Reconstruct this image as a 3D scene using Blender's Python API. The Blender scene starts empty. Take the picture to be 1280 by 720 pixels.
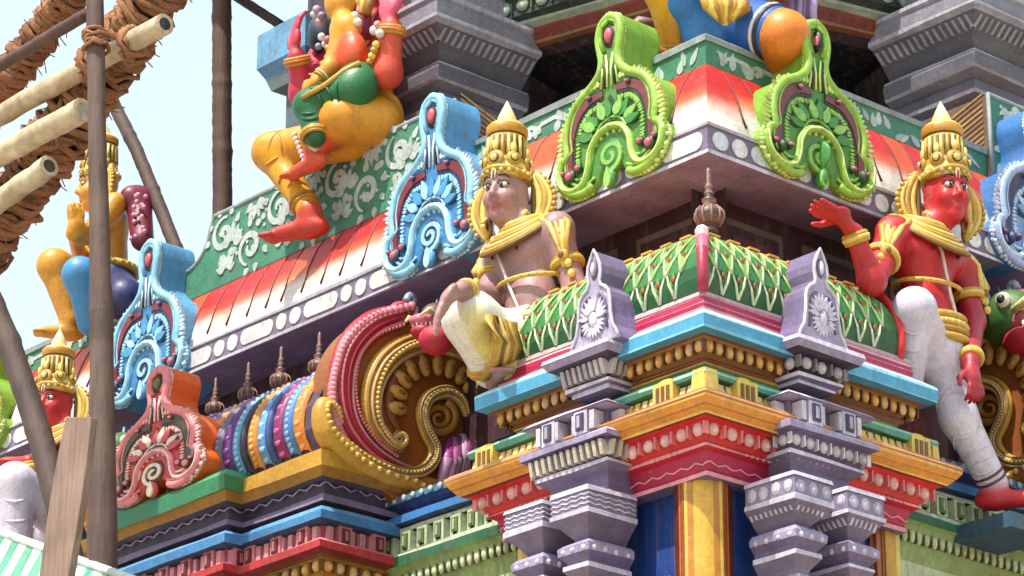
import bpy, bmesh, math, random
import numpy as np
from mathutils import Vector, Matrix
random.seed(7)
C = bpy.context.scene.collection
PI = math.pi
# ------------------------------------------------------------------ camera and picture-to-place helpers
FPX = 3939.0
_p, _t, _r = math.radians(21.4), math.radians(41.3), math.radians(0.2)
_d = Vector((-math.cos(_t), math.sin(_t), 0)); _R = Vector((math.sin(_t), math.cos(_t), 0))
CF = _d * math.cos(_p) + Vector((0, 0, math.sin(_p))); _U = _R.cross(CF)
CR = _R * math.cos(_r) + _U * math.sin(_r); CU = _U * math.cos(_r) - _R * math.sin(_r)
ZL = 6.27                                   # height of the main cornice lip above the ground
CAM = Vector((7.4537, -7.5002, -4.6715 + ZL))
def ray(x, y): return (CF * FPX + CR * (x - 640) - CU * (y - 360)).normalized()
def Lp(x, y, o=0.0):                        # point on the plane standing o metres in front of the left face
    r = ray(x, y); return CAM + r * ((-o - CAM.y) / r.y)
def Rp(x, y, o=0.0):                        # the same for the right face
    r = ray(x, y); return CAM + r * ((o - CAM.x) / r.x)
def Mp(x, y, a):                            # point on a plane square to the left face, a metres from the corner
    r = ray(x, y); return CAM + r * ((-a - CAM.x) / r.x)
# ------------------------------------------------------------------ colours
def H(h, k=1.0):
    h = h.lstrip('#'); o = []
    for i in (0, 2, 4):
        c = int(h[i:i+2], 16) / 255.0
        o.append((c / 12.92 if c <= 0.04045 else ((c + 0.055) / 1.055) ** 2.4) * k)
    return (o[0], o[1], o[2], 1.0)
def mixc(a, b, t): return tuple(a[i] * (1 - t) + b[i] * t for i in range(4))
WHITE = H('e6e2de'); CREAM = H('efe0c0'); RED = H('d82428'); ORED = H('e8482a'); ORANGE = H('e39430'); GOLD = H('c8962c')
LGOLD = H('e6c45c'); DGOLD = H('7a5216'); BROWN = H('5a2f1c'); MAROON = H('5c1f2a'); DMAR = H('3a151d'); MAG = H('b01c48')
PINK = H('e79a9e'); PUR = H('a498b8'); LPUR = H('d6cee0'); DPUR = H('74668a'); GREYP = H('80738c'); TEAL = H('5aa892')
LTEAL = H('9fd0bd'); SKYB = H('4ea2c8'); LSKY = H('9fd9ee'); BLUE = H('123c86'); MBLUE = H('3a7fc0'); DBLUE = H('22386e')
GRN = H('2e7a4a'); PGRN = H('468a6c'); LIME = H('8fbc3a'); LLIME = H('cfe27e'); DGRN = H('1f5a2c'); SCR = H('c6d0cb')
GREY = H('97a1a2'); SOFF = H('8f80a8'); BLACK = H('15110f'); BEAD = H('dfb48a')
# ------------------------------------------------------------------ mesh builder
MIR = False                                 # mirror to the right face across the corner bisector
def mirp(p): return (-p[1], -p[0], p[2])
class MB:
    def __init__(s): s.v = []; s.f = []; s.c = []; s.s = []
    def add(s, vs, fs, col, smooth=False):
        n = len(s.v); s.v.extend([tuple(p) for p in vs])
        for i, f in enumerate(fs):
            s.f.append([k + n for k in f]); s.s.append(smooth)
            if isinstance(col, list): s.c.append(col[i])
            else: s.c.append(col)
    def build(s, name, mat, parent=None, loc=None, bevel=0, mirror=None, label=None):
        mi = MIR if mirror is None else mirror
        if loc is None: loc = parent['_loc'] if parent is not None else (0, 0, 0)
        me = bpy.data.meshes.new(name)
        vs = [mirp(p) for p in s.v] if mi else s.v
        vs = [(p[0] - loc[0], p[1] - loc[1], p[2] - loc[2]) for p in vs]
        me.from_pydata(vs, [], s.f)
        ca = me.color_attributes.new('Col', 'FLOAT_COLOR', 'CORNER')
        arr = []
        for f, c in zip(s.f, s.c):
            if len(c) == 4 and not isinstance(c[0], (tuple, list)): arr.extend(list(c) * len(f))
            else:
                for q in c: arr.extend(q)
        ca.data.foreach_set('color', arr)
        me.polygons.foreach_set('use_smooth', s.s)
        bm = bmesh.new(); bm.from_mesh(me); bmesh.ops.recalc_face_normals(bm, faces=bm.faces[:]); bm.to_mesh(me); bm.free()
        me.materials.append(mat); me.update()
        o = bpy.data.objects.new(name, me); C.objects.link(o)
        if parent is not None: o.parent = parent
        else: o.location = loc
        o['_loc'] = list(loc)
        if label: o['label'] = label
        if bevel:
            b = o.modifiers.new('bevel', 'BEVEL'); b.width = bevel; b.segments = 2; b.limit_method = 'ANGLE'; b.angle_limit = math.radians(35)
        return o
def tag(o, label, cat, group=None, kind=None):
    if label: o['label'] = label
    if cat: o['category'] = cat
    if group: o['group'] = group
    if kind: o['kind'] = kind
    return o
def thing(name, loc, label, cat, group=None):
    if MIR: loc = mirp(loc)
    o = bpy.data.objects.new(name, None); C.objects.link(o); o.location = loc; o['_loc'] = list(loc); o.empty_display_size = 0.1
    return tag(o, label, cat, group)
# ------------------------------------------------------------------ shapes
def off_path(path, o):                      # move a plan path sideways (to its right), mitred
    n = len(path); out = []
    for i in range(n):
        ns = []
        for a, b in ((i - 1, i), (i, i + 1)):
            if a < 0 or b >= n: continue
            t = Vector(path[b]) - Vector(path[a]); t.normalize(); ns.append(Vector((t.y, -t.x)))
        if len(ns) == 1: m = ns[0]
        else:
            m = ns[0] + ns[1]; m = m / max(0.2, m.length_squared) * 2
        out.append((path[i][0] + m.x * o, path[i][1] + m.y * o))
    return out
def subdiv(path, step=.075):
    out = [path[0]]
    for a, b in zip(path, path[1:]):
        L = math.hypot(b[0] - a[0], b[1] - a[1]); k = max(1, min(40, int(L / step)))
        out += [(a[0] + (b[0] - a[0]) * i / k, a[1] + (b[1] - a[1]) * i / k) for i in range(1, k + 1)]
    return out
_wr = random.Random(11)
def sweep(mb, path, prof, smooth=False, close=False, wob=.0022):   # hand-run mouldings: never quite straight
    path = subdiv(path); rows = []; n = len(path)
    ph = [_wr.uniform(0, 6.28) for _ in range(4)]
    for q in prof:
        pp = off_path(path, q[0]); p1, p2 = _wr.uniform(0, 6.28), _wr.uniform(0, 6.28)
        rows.append([(p[0] + wob * .5 * math.sin(i * .9 + p2), p[1] + wob * .5 * math.cos(i * .8 + p1), q[1] + ZL + wob * (.8 * math.sin(i * .37 + p1) + .7 * math.sin(i * .83 + p2) + _wr.uniform(-.5, .5))) for i, p in enumerate(pp)])
    vs = []; fs = []; cs = []
    for i in range(len(prof) - 1):
        c = prof[i][2]; 
        if len(c) == 2: c0, c1 = c
        else: c0 = c1 = c
        b = len(vs); vs += rows[i] + rows[i + 1]
        for j in range(n - 1):
            fs.append([b + j, b + j + 1, b + n + j + 1, b + n + j]); cs.append([c0, c0, c1, c1])
    mb.add(vs, fs, cs, smooth)
def segs(path, o):
    pp = off_path(path, o); r = []
    for i in range(len(pp) - 1):
        a = Vector((pp[i][0], pp[i][1], 0)); b = Vector((pp[i + 1][0], pp[i + 1][1], 0)); t = (b - a); L = t.length
        if L < 1e-4: continue
        t.normalize(); r.append((a, t, Vector((t.y, -t.x, 0)), L))
    return r
def ell(mb, c, ax, ay, az, col, n=8, m=5, smooth=True):
    c = Vector(c); ax = Vector(ax); ay = Vector(ay); az = Vector(az); vs = [c + az]; fs = []
    for i in range(1, m):
        ph = PI * i / m
        for j in range(n):
            th = 2 * PI * j / n; vs.append(c + az * math.cos(ph) + (ax * math.cos(th) + ay * math.sin(th)) * math.sin(ph))
    vs.append(c - az); last = len(vs) - 1
    for j in range(n): fs.append([0, 1 + j, 1 + (j + 1) % n]); fs.append([last, last - n + (j + 1) % n, last - n + j])
    for i in range(m - 2):
        for j in range(n): a = 1 + i * n; fs.append([a + j, a + n + j, a + n + (j + 1) % n, a + (j + 1) % n])
    mb.add(vs, fs, col, smooth)
def box(mb, c, ax, ay, az, col, taper=1.0):
    c = Vector(c); ax = Vector(ax); ay = Vector(ay); az = Vector(az); vs = []
    for k in (-1, 1):
        t = taper if k > 0 else 1
        for (i, j) in ((-1, -1), (1, -1), (1, 1), (-1, 1)): vs.append(c + ax * i * t + ay * j * t + az * k)
    mb.add(vs, [[3, 2, 1, 0], [4, 5, 6, 7], [0, 1, 5, 4], [1, 2, 6, 5], [2, 3, 7, 6], [3, 0, 4, 7]], col)
def beads(mb, path, o, z, sp, w, d, h, col, bar=None, skip=None, jit=0.06):
    for a, t, nn, L in segs(path, o):
        k = max(1, int(round(L / sp))); s = L / k
        for i in range(k):
            x = (i + 0.5) * s; p = a + t * (x + random.uniform(-.05, .05) * s); p.z = z + ZL + random.uniform(-.08, .08) * h
            if skip and skip(p): continue
            q = 1 + random.uniform(-jit, jit)
            ell(mb, p, t * w * q * 1.08, nn * d * .7, Vector((0, 0, h * (1 + random.uniform(-jit, jit)))), mixc(col, random.choice([WHITE, BROWN]), random.uniform(0, .2))); ell(mb, p + nn * d * .45 + Vector((0, 0, -h * .15)), t * w * .5, nn * d * .35, Vector((0, 0, h * .5)), mixc(col, WHITE, .3), 6, 4)
            if bar: 
                p2 = a + t * (i + 1) * s; p2.z = z + ZL; box(mb, p2, t * w * .16, nn * d * .6, Vector((0, 0, h * .9)), bar)
def dentil(mb, path, o, z, sp, w, d, h, col, lean=0, skip=None):
    for a, t, nn, L in segs(path, o):
        k = max(1, int(round(L / sp))); s = L / k
        for i in range(k):
            p = a + t * (i + .5) * s; p.z = z + ZL
            if skip and skip(p): continue
            box(mb, p, t * w * random.uniform(.85, 1.12), nn * d, Vector((0, 0, h)) + nn * lean, mixc(col, BROWN, random.uniform(0, .15)))
def wave(mb, path, o, z, amp, per, r, col):
    for a, t, nn, L in segs(path, o):
        k = max(2, int(L / per) * 4); pts = []
        for i in range(k + 1):
            p = a + t * (L * i / k); p.z = z + ZL + amp * math.sin(i * PI / 2) * random.uniform(.8, 1.2); pts.append(p)
        tube(mb, pts, r, col, n=5)
def niches(mb, path, o, z, sp, w, d, h, col, inner, start=0.0, skip=None):   # little window blocks standing along a moulding
    for a, t, nn, L in segs(path, o):
        k = max(1, int(round(L / sp))); s = L / k
        for i in range(k):
            p = a + t * (i + .5) * s; p.z = z + ZL
            if skip and skip(p): continue
            box(mb, p, t * w, nn * d, Vector((0, 0, h)), col)
            box(mb, p + nn * (d + .001), t * w * .55, nn * .006, Vector((0, 0, h * .72)), inner)
            box(mb, p + nn * (d + .006), t * w * .2, nn * .006, Vector((0, 0, h * .5)), mixc(col, inner, .4))
def tube(mb, pts, rad, col, n=8, caps=True, flat=None):
    pts = [Vector(p) for p in pts]; m = len(pts)
    if not isinstance(rad, (list, tuple)): rad = [rad] * m
    tang = []
    for i in range(m):
        a = pts[max(0, i - 1)]; b = pts[min(m - 1, i + 1)]; t = b - a
        tang.append(t.normalized() if t.length > 1e-9 else Vector((0, 0, 1)))
    ref = Vector((0, 0, 1)) if abs(tang[0].z) < .9 else Vector((1, 0, 0))
    nrm = (ref - tang[0] * ref.dot(tang[0])).normalized(); vs = []; fs = []; cs = []
    for i in range(m):
        nrm = nrm - tang[i] * nrm.dot(tang[i])
        nrm = nrm.normalized() if nrm.length > 1e-6 else tang[i].orthogonal().normalized()
        bi = tang[i].cross(nrm)
        for j in range(n):
            th = 2 * PI * j / n; vs.append(pts[i] + (nrm * math.cos(th) + bi * math.sin(th)) * rad[i])
    for i in range(m - 1):
        for j in range(n): 
            fs.append([i * n + j, i * n + (j + 1) % n, (i + 1) * n + (j + 1) % n, (i + 1) * n + j])
            cs.append(col[i] if isinstance(col, list) else col)
    if caps: 
        fs.append(list(range(n))[::-1]); fs.append([(m - 1) * n + j for j in range(n)]); cs += [col[0], col[-1]] if isinstance(col, list) else [col, col]
    mb.add(vs, fs, cs, True)
def lathe(mb, c, prof, n=16, ax=Vector((1, 0, 0)), ay=Vector((0, 1, 0)), az=Vector((0, 0, 1)), flute=0, fl=0.0, smooth=True):
    c = Vector(c); vs = []; fs = []; cs = []
    for (r, z, col) in prof:
        for j in range(n):
            th = 2 * PI * j / n; rr = r * (1 + fl * math.cos(flute * th)) if flute else r
            vs.append(c + ax * rr * math.cos(th) + ay * rr * math.sin(th) + az * z)
    for i in range(len(prof) - 1):
        for j in range(n):
            fs.append([i * n + j, i * n + (j + 1) % n, (i + 1) * n + (j + 1) % n, (i + 1) * n + j]); cs.append(prof[i][2])
    mb.add(vs, fs, cs, smooth)
def spline(pts, k=6):                       # Catmull-Rom through points of any dimension
    P = [np.array(p, float) for p in pts]; P = [2 * P[0] - P[1]] + P + [2 * P[-1] - P[-2]]; out = []
    for i in range(1, len(P) - 2):
        for j in range(k):
            t = j / k; a, b, c, d = P[i - 1], P[i], P[i + 1], P[i + 2]
            out.append(.5 * ((2 * b) + (c - a) * t + (2 * a - 5 * b + 4 * c - d) * t * t + (3 * b - a - 3 * c + d) * t ** 3))
    out.append(P[-2]); return [tuple(q) for q in out]
def slab(mb, pts, fm, d0, d1, cf, cs):      # outline pts (u,v) given depth from d0 (back) to d1 (front) through the frame map fm(u,v,d)
    n = len(pts); vs = [fm(u, v, d1) for u, v in pts] + [fm(u, v, d0) for u, v in pts]
    fs = [list(range(n)), list(range(n, 2 * n))[::-1]] + [[i, (i + 1) % n, n + (i + 1) % n, n + i] for i in range(n)]
    mb.add(vs, fs, [cf, cs] + [cs] * n)
def leaf(mb, fm, u, v, ang, ln, w, col, h=.005, n=9):
    h = h * random.uniform(.8, 1.3)
    ca, sa = math.cos(ang), math.sin(ang); pts = []
    for i in range(n + 1):
        t = i / n; y = w * math.sin(PI * t ** .7) * (1 if 0 < i < n else 0); pts.append((t * ln, y))
    low = [(x, -y) for x, y in pts[1:-1]][::-1]; q = [(u + x * ca - y * sa, v + x * sa + y * ca) for x, y in pts + low]
    slab(mb, q, fm, -.003, h, col, col)
def ribbon(mb, fm, pts, w, col, h=.005):    # a painted stroke standing slightly proud
    h = h * random.uniform(.85, 1.2)
    pts = [Vector((p[0], p[1])) for p in pts]; n = len(pts); L = []; Rr = []
    for i in range(n):
        t = (pts[min(n - 1, i + 1)] - pts[max(0, i - 1)]).normalized(); q = Vector((-t.y, t.x)); ww = w[i] if isinstance(w, list) else w
        L.append(pts[i] + q * ww); Rr.append(pts[i] - q * ww)
    vs = [fm(p.x, p.y, h) for p in L] + [fm(p.x, p.y, h) for p in Rr] + [fm(p.x, p.y, 0) for p in L] + [fm(p.x, p.y, 0) for p in Rr]
    fs = []
    for i in range(n - 1): fs += [[i, i + 1, n + i + 1, n + i], [i, 2 * n + i, 2 * n + i + 1, i + 1], [n + i, n + i + 1, 3 * n + i + 1, 3 * n + i]]
    mb.add(vs, fs, col)
def spiral(u, v, r0, r1, a0, turns, k=26):
    return [(u + (r0 + (r1 - r0) * i / k) * math.cos(a0 + turns * 2 * PI * i / k), v + (r0 + (r1 - r0) * i / k) * math.sin(a0 + turns * 2 * PI * i / k)) for i in range(k + 1)]
# ------------------------------------------------------------------ sculpted (continuous) bodies: signed-distance blend, then one surface
def sdf_mesh(prims, h=.007, name='body', mat=None, parent=None, loc=None):
    lo = np.array([1e9] * 3); hi = -lo
    for q in prims:
        if q[0] == 'c': pts = np.array([q[1], q[2]], float); r = max(q[3], q[4])
        else: pts = np.array([q[1]], float); r = max(np.linalg.norm(np.array(a)) for a in q[2])
        lo = np.minimum(lo, pts.min(0) - r); hi = np.maximum(hi, pts.max(0) + r)
    lo -= 3 * h; hi += 3 * h; N = np.ceil((hi - lo) / h).astype(int) + 1
    F = np.full(N, .5, np.float32); ax = [lo[i] + h * np.arange(N[i]) for i in range(3)]
    def dist(q, X, Y, Z):
        if q[0] == 'c':
            a = np.array(q[1], float); b = np.array(q[2], float); ab = b - a; L2 = ab @ ab + 1e-12
            t = np.clip(((X - a[0]) * ab[0] + (Y - a[1]) * ab[1] + (Z - a[2]) * ab[2]) / L2, 0, 1)
            return np.sqrt((X - a[0] - t * ab[0]) ** 2 + (Y - a[1] - t * ab[1]) ** 2 + (Z - a[2] - t * ab[2]) ** 2) - (q[3] + (q[4] - q[3]) * t)
        c = np.array(q[1], float); s = 0; mn = 9
        for A in q[2]:
            A = np.array(A, float); l = np.linalg.norm(A); mn = min(mn, l)
            s = s + (((X - c[0]) * A[0] + (Y - c[1]) * A[1] + (Z - c[2]) * A[2]) / (l * l)) ** 2
        return (np.sqrt(s) - 1) * mn
    for q in prims:
        k = q[-1]; m = .05 + k
        if q[0] == 'c': pts = np.array([q[1], q[2]], float); r = max(q[3], q[4])
        else: pts = np.array([q[1]], float); r = max(np.linalg.norm(np.array(a)) for a in q[2])
        i0 = np.maximum(0, np.floor((pts.min(0) - r - m - lo) / h).astype(int)); i1 = np.minimum(N, np.ceil((pts.max(0) + r + m - lo) / h).astype(int) + 1)
        sl = tuple(slice(i0[i], i1[i]) for i in range(3))
        X, Y, Z = ax[0][sl[0]][:, None, None], ax[1][sl[1]][None, :, None], ax[2][sl[2]][None, None, :]
        d = dist(q, X, Y, Z); f = F[sl]
        hh = np.maximum(k - np.abs(f - d), 0) / max(k, 1e-6); F[sl] = np.minimum(f, d) - hh * hh * k * .25
    ins = F < 0
    corners = [(i, j, k) for i in (0, 1) for j in (0, 1) for k in (0, 1)]
    sh = [N[i] - 1 for i in range(3)]
    cnt = np.zeros(sh, int)
    for (i, j, k) in corners: cnt += ins[i:i + sh[0], j:j + sh[1], k:k + sh[2]]
    act = (cnt > 0) & (cnt < 8); idx = -np.ones(sh, int); cells = np.argwhere(act); idx[act] = np.arange(len(cells))
    acc = np.zeros((len(cells), 3)); num = np.zeros(len(cells))
    for a in corners:
        for dd in range(3):
            if a[dd]: continue
            b = list(a); b[dd] = 1
            fa = F[cells[:, 0] + a[0], cells[:, 1] + a[1], cells[:, 2] + a[2]]; fb = F[cells[:, 0] + b[0], cells[:, 1] + b[1], cells[:, 2] + b[2]]
            m = (fa < 0) != (fb < 0); t = fa / np.where(m, fa - fb, 1); p = np.tile(np.array(a, float), (len(cells), 1)); p[:, dd] += t
            acc[m] += p[m]; num[m] += 1
    V = lo + h * (cells + acc / num[:, None])
    quads = []
    for dd in range(3):
        o1, o2 = [(1, 2), (2, 0), (0, 1)][dd]
        s0 = [slice(None)] * 3; s1 = [slice(None)] * 3; s0[dd] = slice(0, -1); s1[dd] = slice(1, None)
        E = np.argwhere(ins[tuple(s0)] != ins[tuple(s1)])
        for e in (E,):
            ok = (e[:, o1] > 0) & (e[:, o2] > 0) & (e[:, o1] < sh[o1]) & (e[:, o2] < sh[o2]); e = e[ok]
            q = []
            for (x, y) in ((0, 0), (1, 0), (1, 1), (0, 1)):
                w = e.copy(); w[:, o1] -= x; w[:, o2] -= y; q.append(idx[w[:, 0], w[:, 1], w[:, 2]])
            quads.append(np.stack(q, 1))
    Q = np.concatenate(quads)
    W = np.zeros((len(V), 1)); K = np.zeros((len(V), 3))
    for q in prims:
        d = dist(q, V[:, 0], V[:, 1], V[:, 2]); w = np.exp(-np.clip(d, -.02, 1) / .006)[:, None]
        K += w * np.array(q[-2][:3]); W += w
    K /= np.maximum(W, 1e-12)
    if loc is None: loc = parent['_loc']
    me = bpy.data.meshes.new(name); me.from_pydata((V - np.array(loc)).tolist(), [], Q.tolist())
    ca = me.color_attributes.new('Col', 'FLOAT_COLOR', 'CORNER')
    ca.data.foreach_set('color', np.concatenate([K[Q.ravel()], np.ones((Q.size, 1))], 1).astype(np.float32).ravel())
    me.polygons.foreach_set('use_smooth', [True] * len(Q))
    bm = bmesh.new(); bm.from_mesh(me); bmesh.ops.recalc_face_normals(bm, faces=bm.faces[:])
    for _ in range(2): bmesh.ops.smooth_vert(bm, verts=bm.verts[:], factor=.4, use_axis_x=True, use_axis_y=True, use_axis_z=True)
    bm.to_mesh(me); bm.free()
    me.materials.append(mat); ob = bpy.data.objects.new(name, me); C.objects.link(ob); ob['_loc'] = list(loc)
    if parent is not None: ob.parent = parent
    else: ob.location = loc
    return ob
def cap(a, b, r0, r1, col, k=.03): return ('c', tuple(a), tuple(b), r0, r1, col, k)
def ep(c, axs, col, k=.03): return ('e', tuple(c), [tuple(a) for a in axs], col, k)
# ------------------------------------------------------------------ materials
def new_mat(name):
    m = bpy.data.materials.new(name); m.use_nodes = True; nt = m.node_tree; nt.nodes.clear()
    o = nt.nodes.new('ShaderNodeOutputMaterial'); b = nt.nodes.new('ShaderNodeBsdfPrincipled'); nt.links.new(b.outputs[0], o.inputs[0]); return m, nt, b
def paint(name, rough=.42, dirt=.25, bump=.25, coat=0.0, fine=55):
    m, nt, b = new_mat(name); N = nt.nodes.new; lk = nt.links.new
    at = N('ShaderNodeAttribute'); at.attribute_name = 'Col'
    tc = N('ShaderNodeTexCoord')
    n1 = N('ShaderNodeTexNoise'); n1.inputs['Scale'].default_value = 7; n1.inputs['Detail'].default_value = 6; n1.inputs['Roughness'].default_value = .65
    n2 = N('ShaderNodeTexNoise'); n2.inputs['Scale'].default_value = fine; n2.inputs['Detail'].default_value = 4
    mp = N('ShaderNodeMapping'); mp.inputs['Scale'].default_value = (34, 34, 3.0); n3 = N('ShaderNodeTexNoise'); n3.inputs['Scale'].default_value = 1.0; n3.inputs['Detail'].default_value = 3
    for n in (n1, n2): lk(tc.outputs['Object'], n.inputs['Vector'])
    lk(tc.outputs['Object'], mp.inputs['Vector']); lk(mp.outputs[0], n3.inputs['Vector'])
    r1 = N('ShaderNodeMapRange'); r1.inputs[1].default_value = .3; r1.inputs[2].default_value = .72; r1.inputs[3].default_value = 1 - dirt; r1.inputs[4].default_value = 1.06
    lk(n1.outputs['Fac'], r1.inputs[0])
    r2 = N('ShaderNodeMapRange'); r2.inputs[1].default_value = .3; r2.inputs[2].default_value = .7; r2.inputs[3].default_value = 1 - dirt * .5; r2.inputs[4].default_value = 1.05
    lk(n2.outputs['Fac'], r2.inputs[0])
    mu = N('ShaderNodeMath'); mu.operation = 'MULTIPLY'; lk(r1.outputs[0], mu.inputs[0]); lk(r2.outputs[0], mu.inputs[1])
    r3 = N('ShaderNodeMapRange'); r3.inputs[1].default_value = .52; r3.inputs[2].default_value = .75; r3.inputs[3].default_value = 0; r3.inputs[4].default_value = dirt * 1.1
    lk(n3.outputs['Fac'], r3.inputs[0])
    mx = N('ShaderNodeMix'); mx.data_type = 'RGBA'; mx.blend_type = 'MULTIPLY'; mx.inputs['Factor'].default_value = 1
    cm = N('ShaderNodeCombineColor'); 
    for i in range(3): lk(mu.outputs[0], cm.inputs[i])
    lk(at.outputs['Color'], mx.inputs[6]); lk(cm.outputs[0], mx.inputs[7])
    mg = N('ShaderNodeMix'); mg.data_type = 'RGBA'; lk(r3.outputs[0], mg.inputs['Factor']); lk(mx.outputs[2], mg.inputs[6]); mg.inputs[7].default_value = H('6b5a4c')
    nc = N('ShaderNodeTexNoise'); nc.inputs['Scale'].default_value = 38; nc.inputs['Detail'].default_value = 8; nc.inputs['Roughness'].default_value = .75; lk(tc.outputs['Object'], nc.inputs['Vector'])
    rc = N('ShaderNodeMapRange'); rc.inputs[1].default_value = .665; rc.inputs[2].default_value = .70; rc.inputs[3].default_value = 0; rc.inputs[4].default_value = .75; lk(nc.outputs['Fac'], rc.inputs[0])
    mc = N('ShaderNodeMix'); mc.data_type = 'RGBA'; lk(rc.outputs[0], mc.inputs['Factor']); lk(mg.outputs[2], mc.inputs[6]); mc.inputs[7].default_value = H('cfc6bb')
    vo = N('ShaderNodeTexVoronoi'); vo.feature = 'DISTANCE_TO_EDGE'; vo.inputs['Scale'].default_value = 6.5
    wv = N('ShaderNodeMix'); wv.data_type = 'VECTOR'; wv.inputs['Factor'].default_value = .12; lk(tc.outputs['Object'], wv.inputs[4]); lk(n1.outputs['Color'], wv.inputs[5]); lk(wv.outputs[1], vo.inputs['Vector'])
    rv = N('ShaderNodeMapRange'); rv.inputs[1].default_value = 0; rv.inputs[2].default_value = .008; rv.inputs[3].default_value = .4; rv.inputs[4].default_value = 0; lk(vo.outputs['Distance'], rv.inputs[0])
    gate = N('ShaderNodeMath'); gate.operation = 'GREATER_THAN'; gate.inputs[1].default_value = .5; lk(n1.outputs['Fac'], gate.inputs[0]); gm = N('ShaderNodeMath'); gm.operation = 'MULTIPLY'; lk(gate.outputs[0], gm.inputs[0]); lk(rv.outputs[0], gm.inputs[1])
    mk = N('ShaderNodeMix'); mk.data_type = 'RGBA'; lk(gm.outputs[0], mk.inputs['Factor']); lk(mc.outputs[2], mk.inputs[6]); mk.inputs[7].default_value = H('4a3a34')
    lk(mk.outputs[2], b.inputs['Base Color'])
    rr = N('ShaderNodeMapRange'); rr.inputs[3].default_value = rough - .08; rr.inputs[4].default_value = rough + .16; lk(n1.outputs['Fac'], rr.inputs[0]); lk(rr.outputs[0], b.inputs['Roughness'])
    bp = N('ShaderNodeBump'); bp.inputs['Strength'].default_value = bump; bp.inputs['Distance'].default_value = .004
    ad = N('ShaderNodeMath'); ad.operation = 'ADD'; lk(n2.outputs['Fac'], ad.inputs[0]); lk(n1.outputs['Fac'], ad.inputs[1]); lk(ad.outputs[0], bp.inputs['Height']); lk(bp.outputs[0], b.inputs['Normal'])
    b.inputs['Coat Weight'].default_value = coat; b.inputs['Coat Roughness'].default_value = .18
    return m
PG = paint('enamel_paint', .46, .3, .4, .04); PS = paint('satin_paint', .58, .38, .5); PB = paint('statue_paint', .44, .26, .4, .04, 70)
def woodmat(name, c1, c2, sc=(60, 60, 3), rough=.7, bump=.5):
    m, nt, b = new_mat(name); N = nt.nodes.new; lk = nt.links.new
    tc = N('ShaderNodeTexCoord'); mp = N('ShaderNodeMapping'); mp.inputs['Scale'].default_value = sc; lk(tc.outputs['Object'], mp.inputs['Vector'])
    n = N('ShaderNodeTexNoise'); n.inputs['Scale'].default_value = 1; n.inputs['Detail'].default_value = 6; n.inputs['Roughness'].default_value = .7; lk(mp.outputs[0], n.inputs['Vector'])
    n2 = N('ShaderNodeTexNoise'); n2.inputs['Scale'].default_value = 5; n2.inputs['Detail'].default_value = 4; lk(tc.outputs['Object'], n2.inputs['Vector'])
    cr = N('ShaderNodeValToRGB'); cr.color_ramp.elements[0].position = .32; cr.color_ramp.elements[0].color = c1; cr.color_ramp.elements[1].position = .68; cr.color_ramp.elements[1].color = c2
    av = N('ShaderNodeMath'); av.operation = 'ADD'; lk(n.outputs['Fac'], av.inputs[0]); lk(n2.outputs['Fac'], av.inputs[1]); hf = N('ShaderNodeMath'); hf.operation = 'MULTIPLY'; hf.inputs[1].default_value = .5; lk(av.outputs[0], hf.inputs[0])
    lk(hf.outputs[0], cr.inputs[0]); at = N('ShaderNodeAttribute'); at.attribute_name = 'Col'; mx = N('ShaderNodeMix'); mx.data_type = 'RGBA'; mx.blend_type = 'MULTIPLY'; mx.inputs['Factor'].default_value = 1
    lk(cr.outputs[0], mx.inputs[6]); lk(at.outputs['Color'], mx.inputs[7]); lk(mx.outputs[2], b.inputs['Base Color']); b.inputs['Roughness'].default_value = rough
    bp = N('ShaderNodeBump'); bp.inputs['Strength'].default_value = bump; bp.inputs['Distance'].default_value = .01; lk(n.outputs['Fac'], bp.inputs['Height']); lk(bp.outputs[0], b.inputs['Normal']); return m
WOOD = woodmat('weathered_wood', H('4a3a34'), H('8a766a')); BARK = woodmat('peeled_pole', H('9a8468'), H('d8c8a8'), (20, 20, 20)); COIR = woodmat('coir_rope', H('5a3420'), H('c08a62'), (90, 90, 90), .95, 1.0)
W1 = (1, 1, 1, 1)
# ------------------------------------------------------------------ ground
g = MB(); g.add([(-3000, -3000, 0), (3000, -3000, 0), (3000, 3000, 0), (-3000, 3000, 0)], [[0, 1, 2, 3]], H('b5a790'))
tag(g.build('ground', PS), None, None, None, 'structure')
# ------------------------------------------------------------------ the tower body
tower = thing('temple_tower', (-4, 4, 0), 'painted temple gateway tower with green parapets and a red and white cornice', 'tower')
main = [(-7.5, 0), (0, 0), (0, 7.5)]
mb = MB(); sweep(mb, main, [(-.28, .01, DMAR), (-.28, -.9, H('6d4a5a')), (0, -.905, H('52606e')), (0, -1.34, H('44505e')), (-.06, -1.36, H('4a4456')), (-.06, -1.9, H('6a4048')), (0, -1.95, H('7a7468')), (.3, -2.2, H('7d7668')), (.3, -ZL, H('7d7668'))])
mb.build('wall', PS, tower)
# panels on the shaded wall under the cornice
for mr in (0, 1):
    MIRF = (lambda p: mirp(p)) if mr else (lambda p: p)
    for a in [.5, .95, 1.45, 1.95, 2.45, 2.95, 3.45, 4.4]:
        u0, u1 = a - .17, a + .17; mb = MB()
        vs = lambda x, oo, z: MIRF((-x, -oo, z + ZL))
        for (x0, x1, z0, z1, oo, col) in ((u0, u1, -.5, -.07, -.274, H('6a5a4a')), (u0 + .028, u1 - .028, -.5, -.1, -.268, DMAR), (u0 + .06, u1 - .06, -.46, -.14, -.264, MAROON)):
            P = [vs(x0, oo, z0), vs(x1, oo, z0), vs(x1, oo, z1), vs(x0, oo, z1)]; Q = [vs(x0, -.285, z0), vs(x1, -.285, z0), vs(x1, -.285, z1), vs(x0, -.285, z1)]
            mb.add(P + Q, [[0, 1, 2, 3]] + [[i, (i + 1) % 4, 4 + (i + 1) % 4, 4 + i] for i in range(4)], col)
        mb.build('panel', PS, tower, mirror=False)
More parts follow.
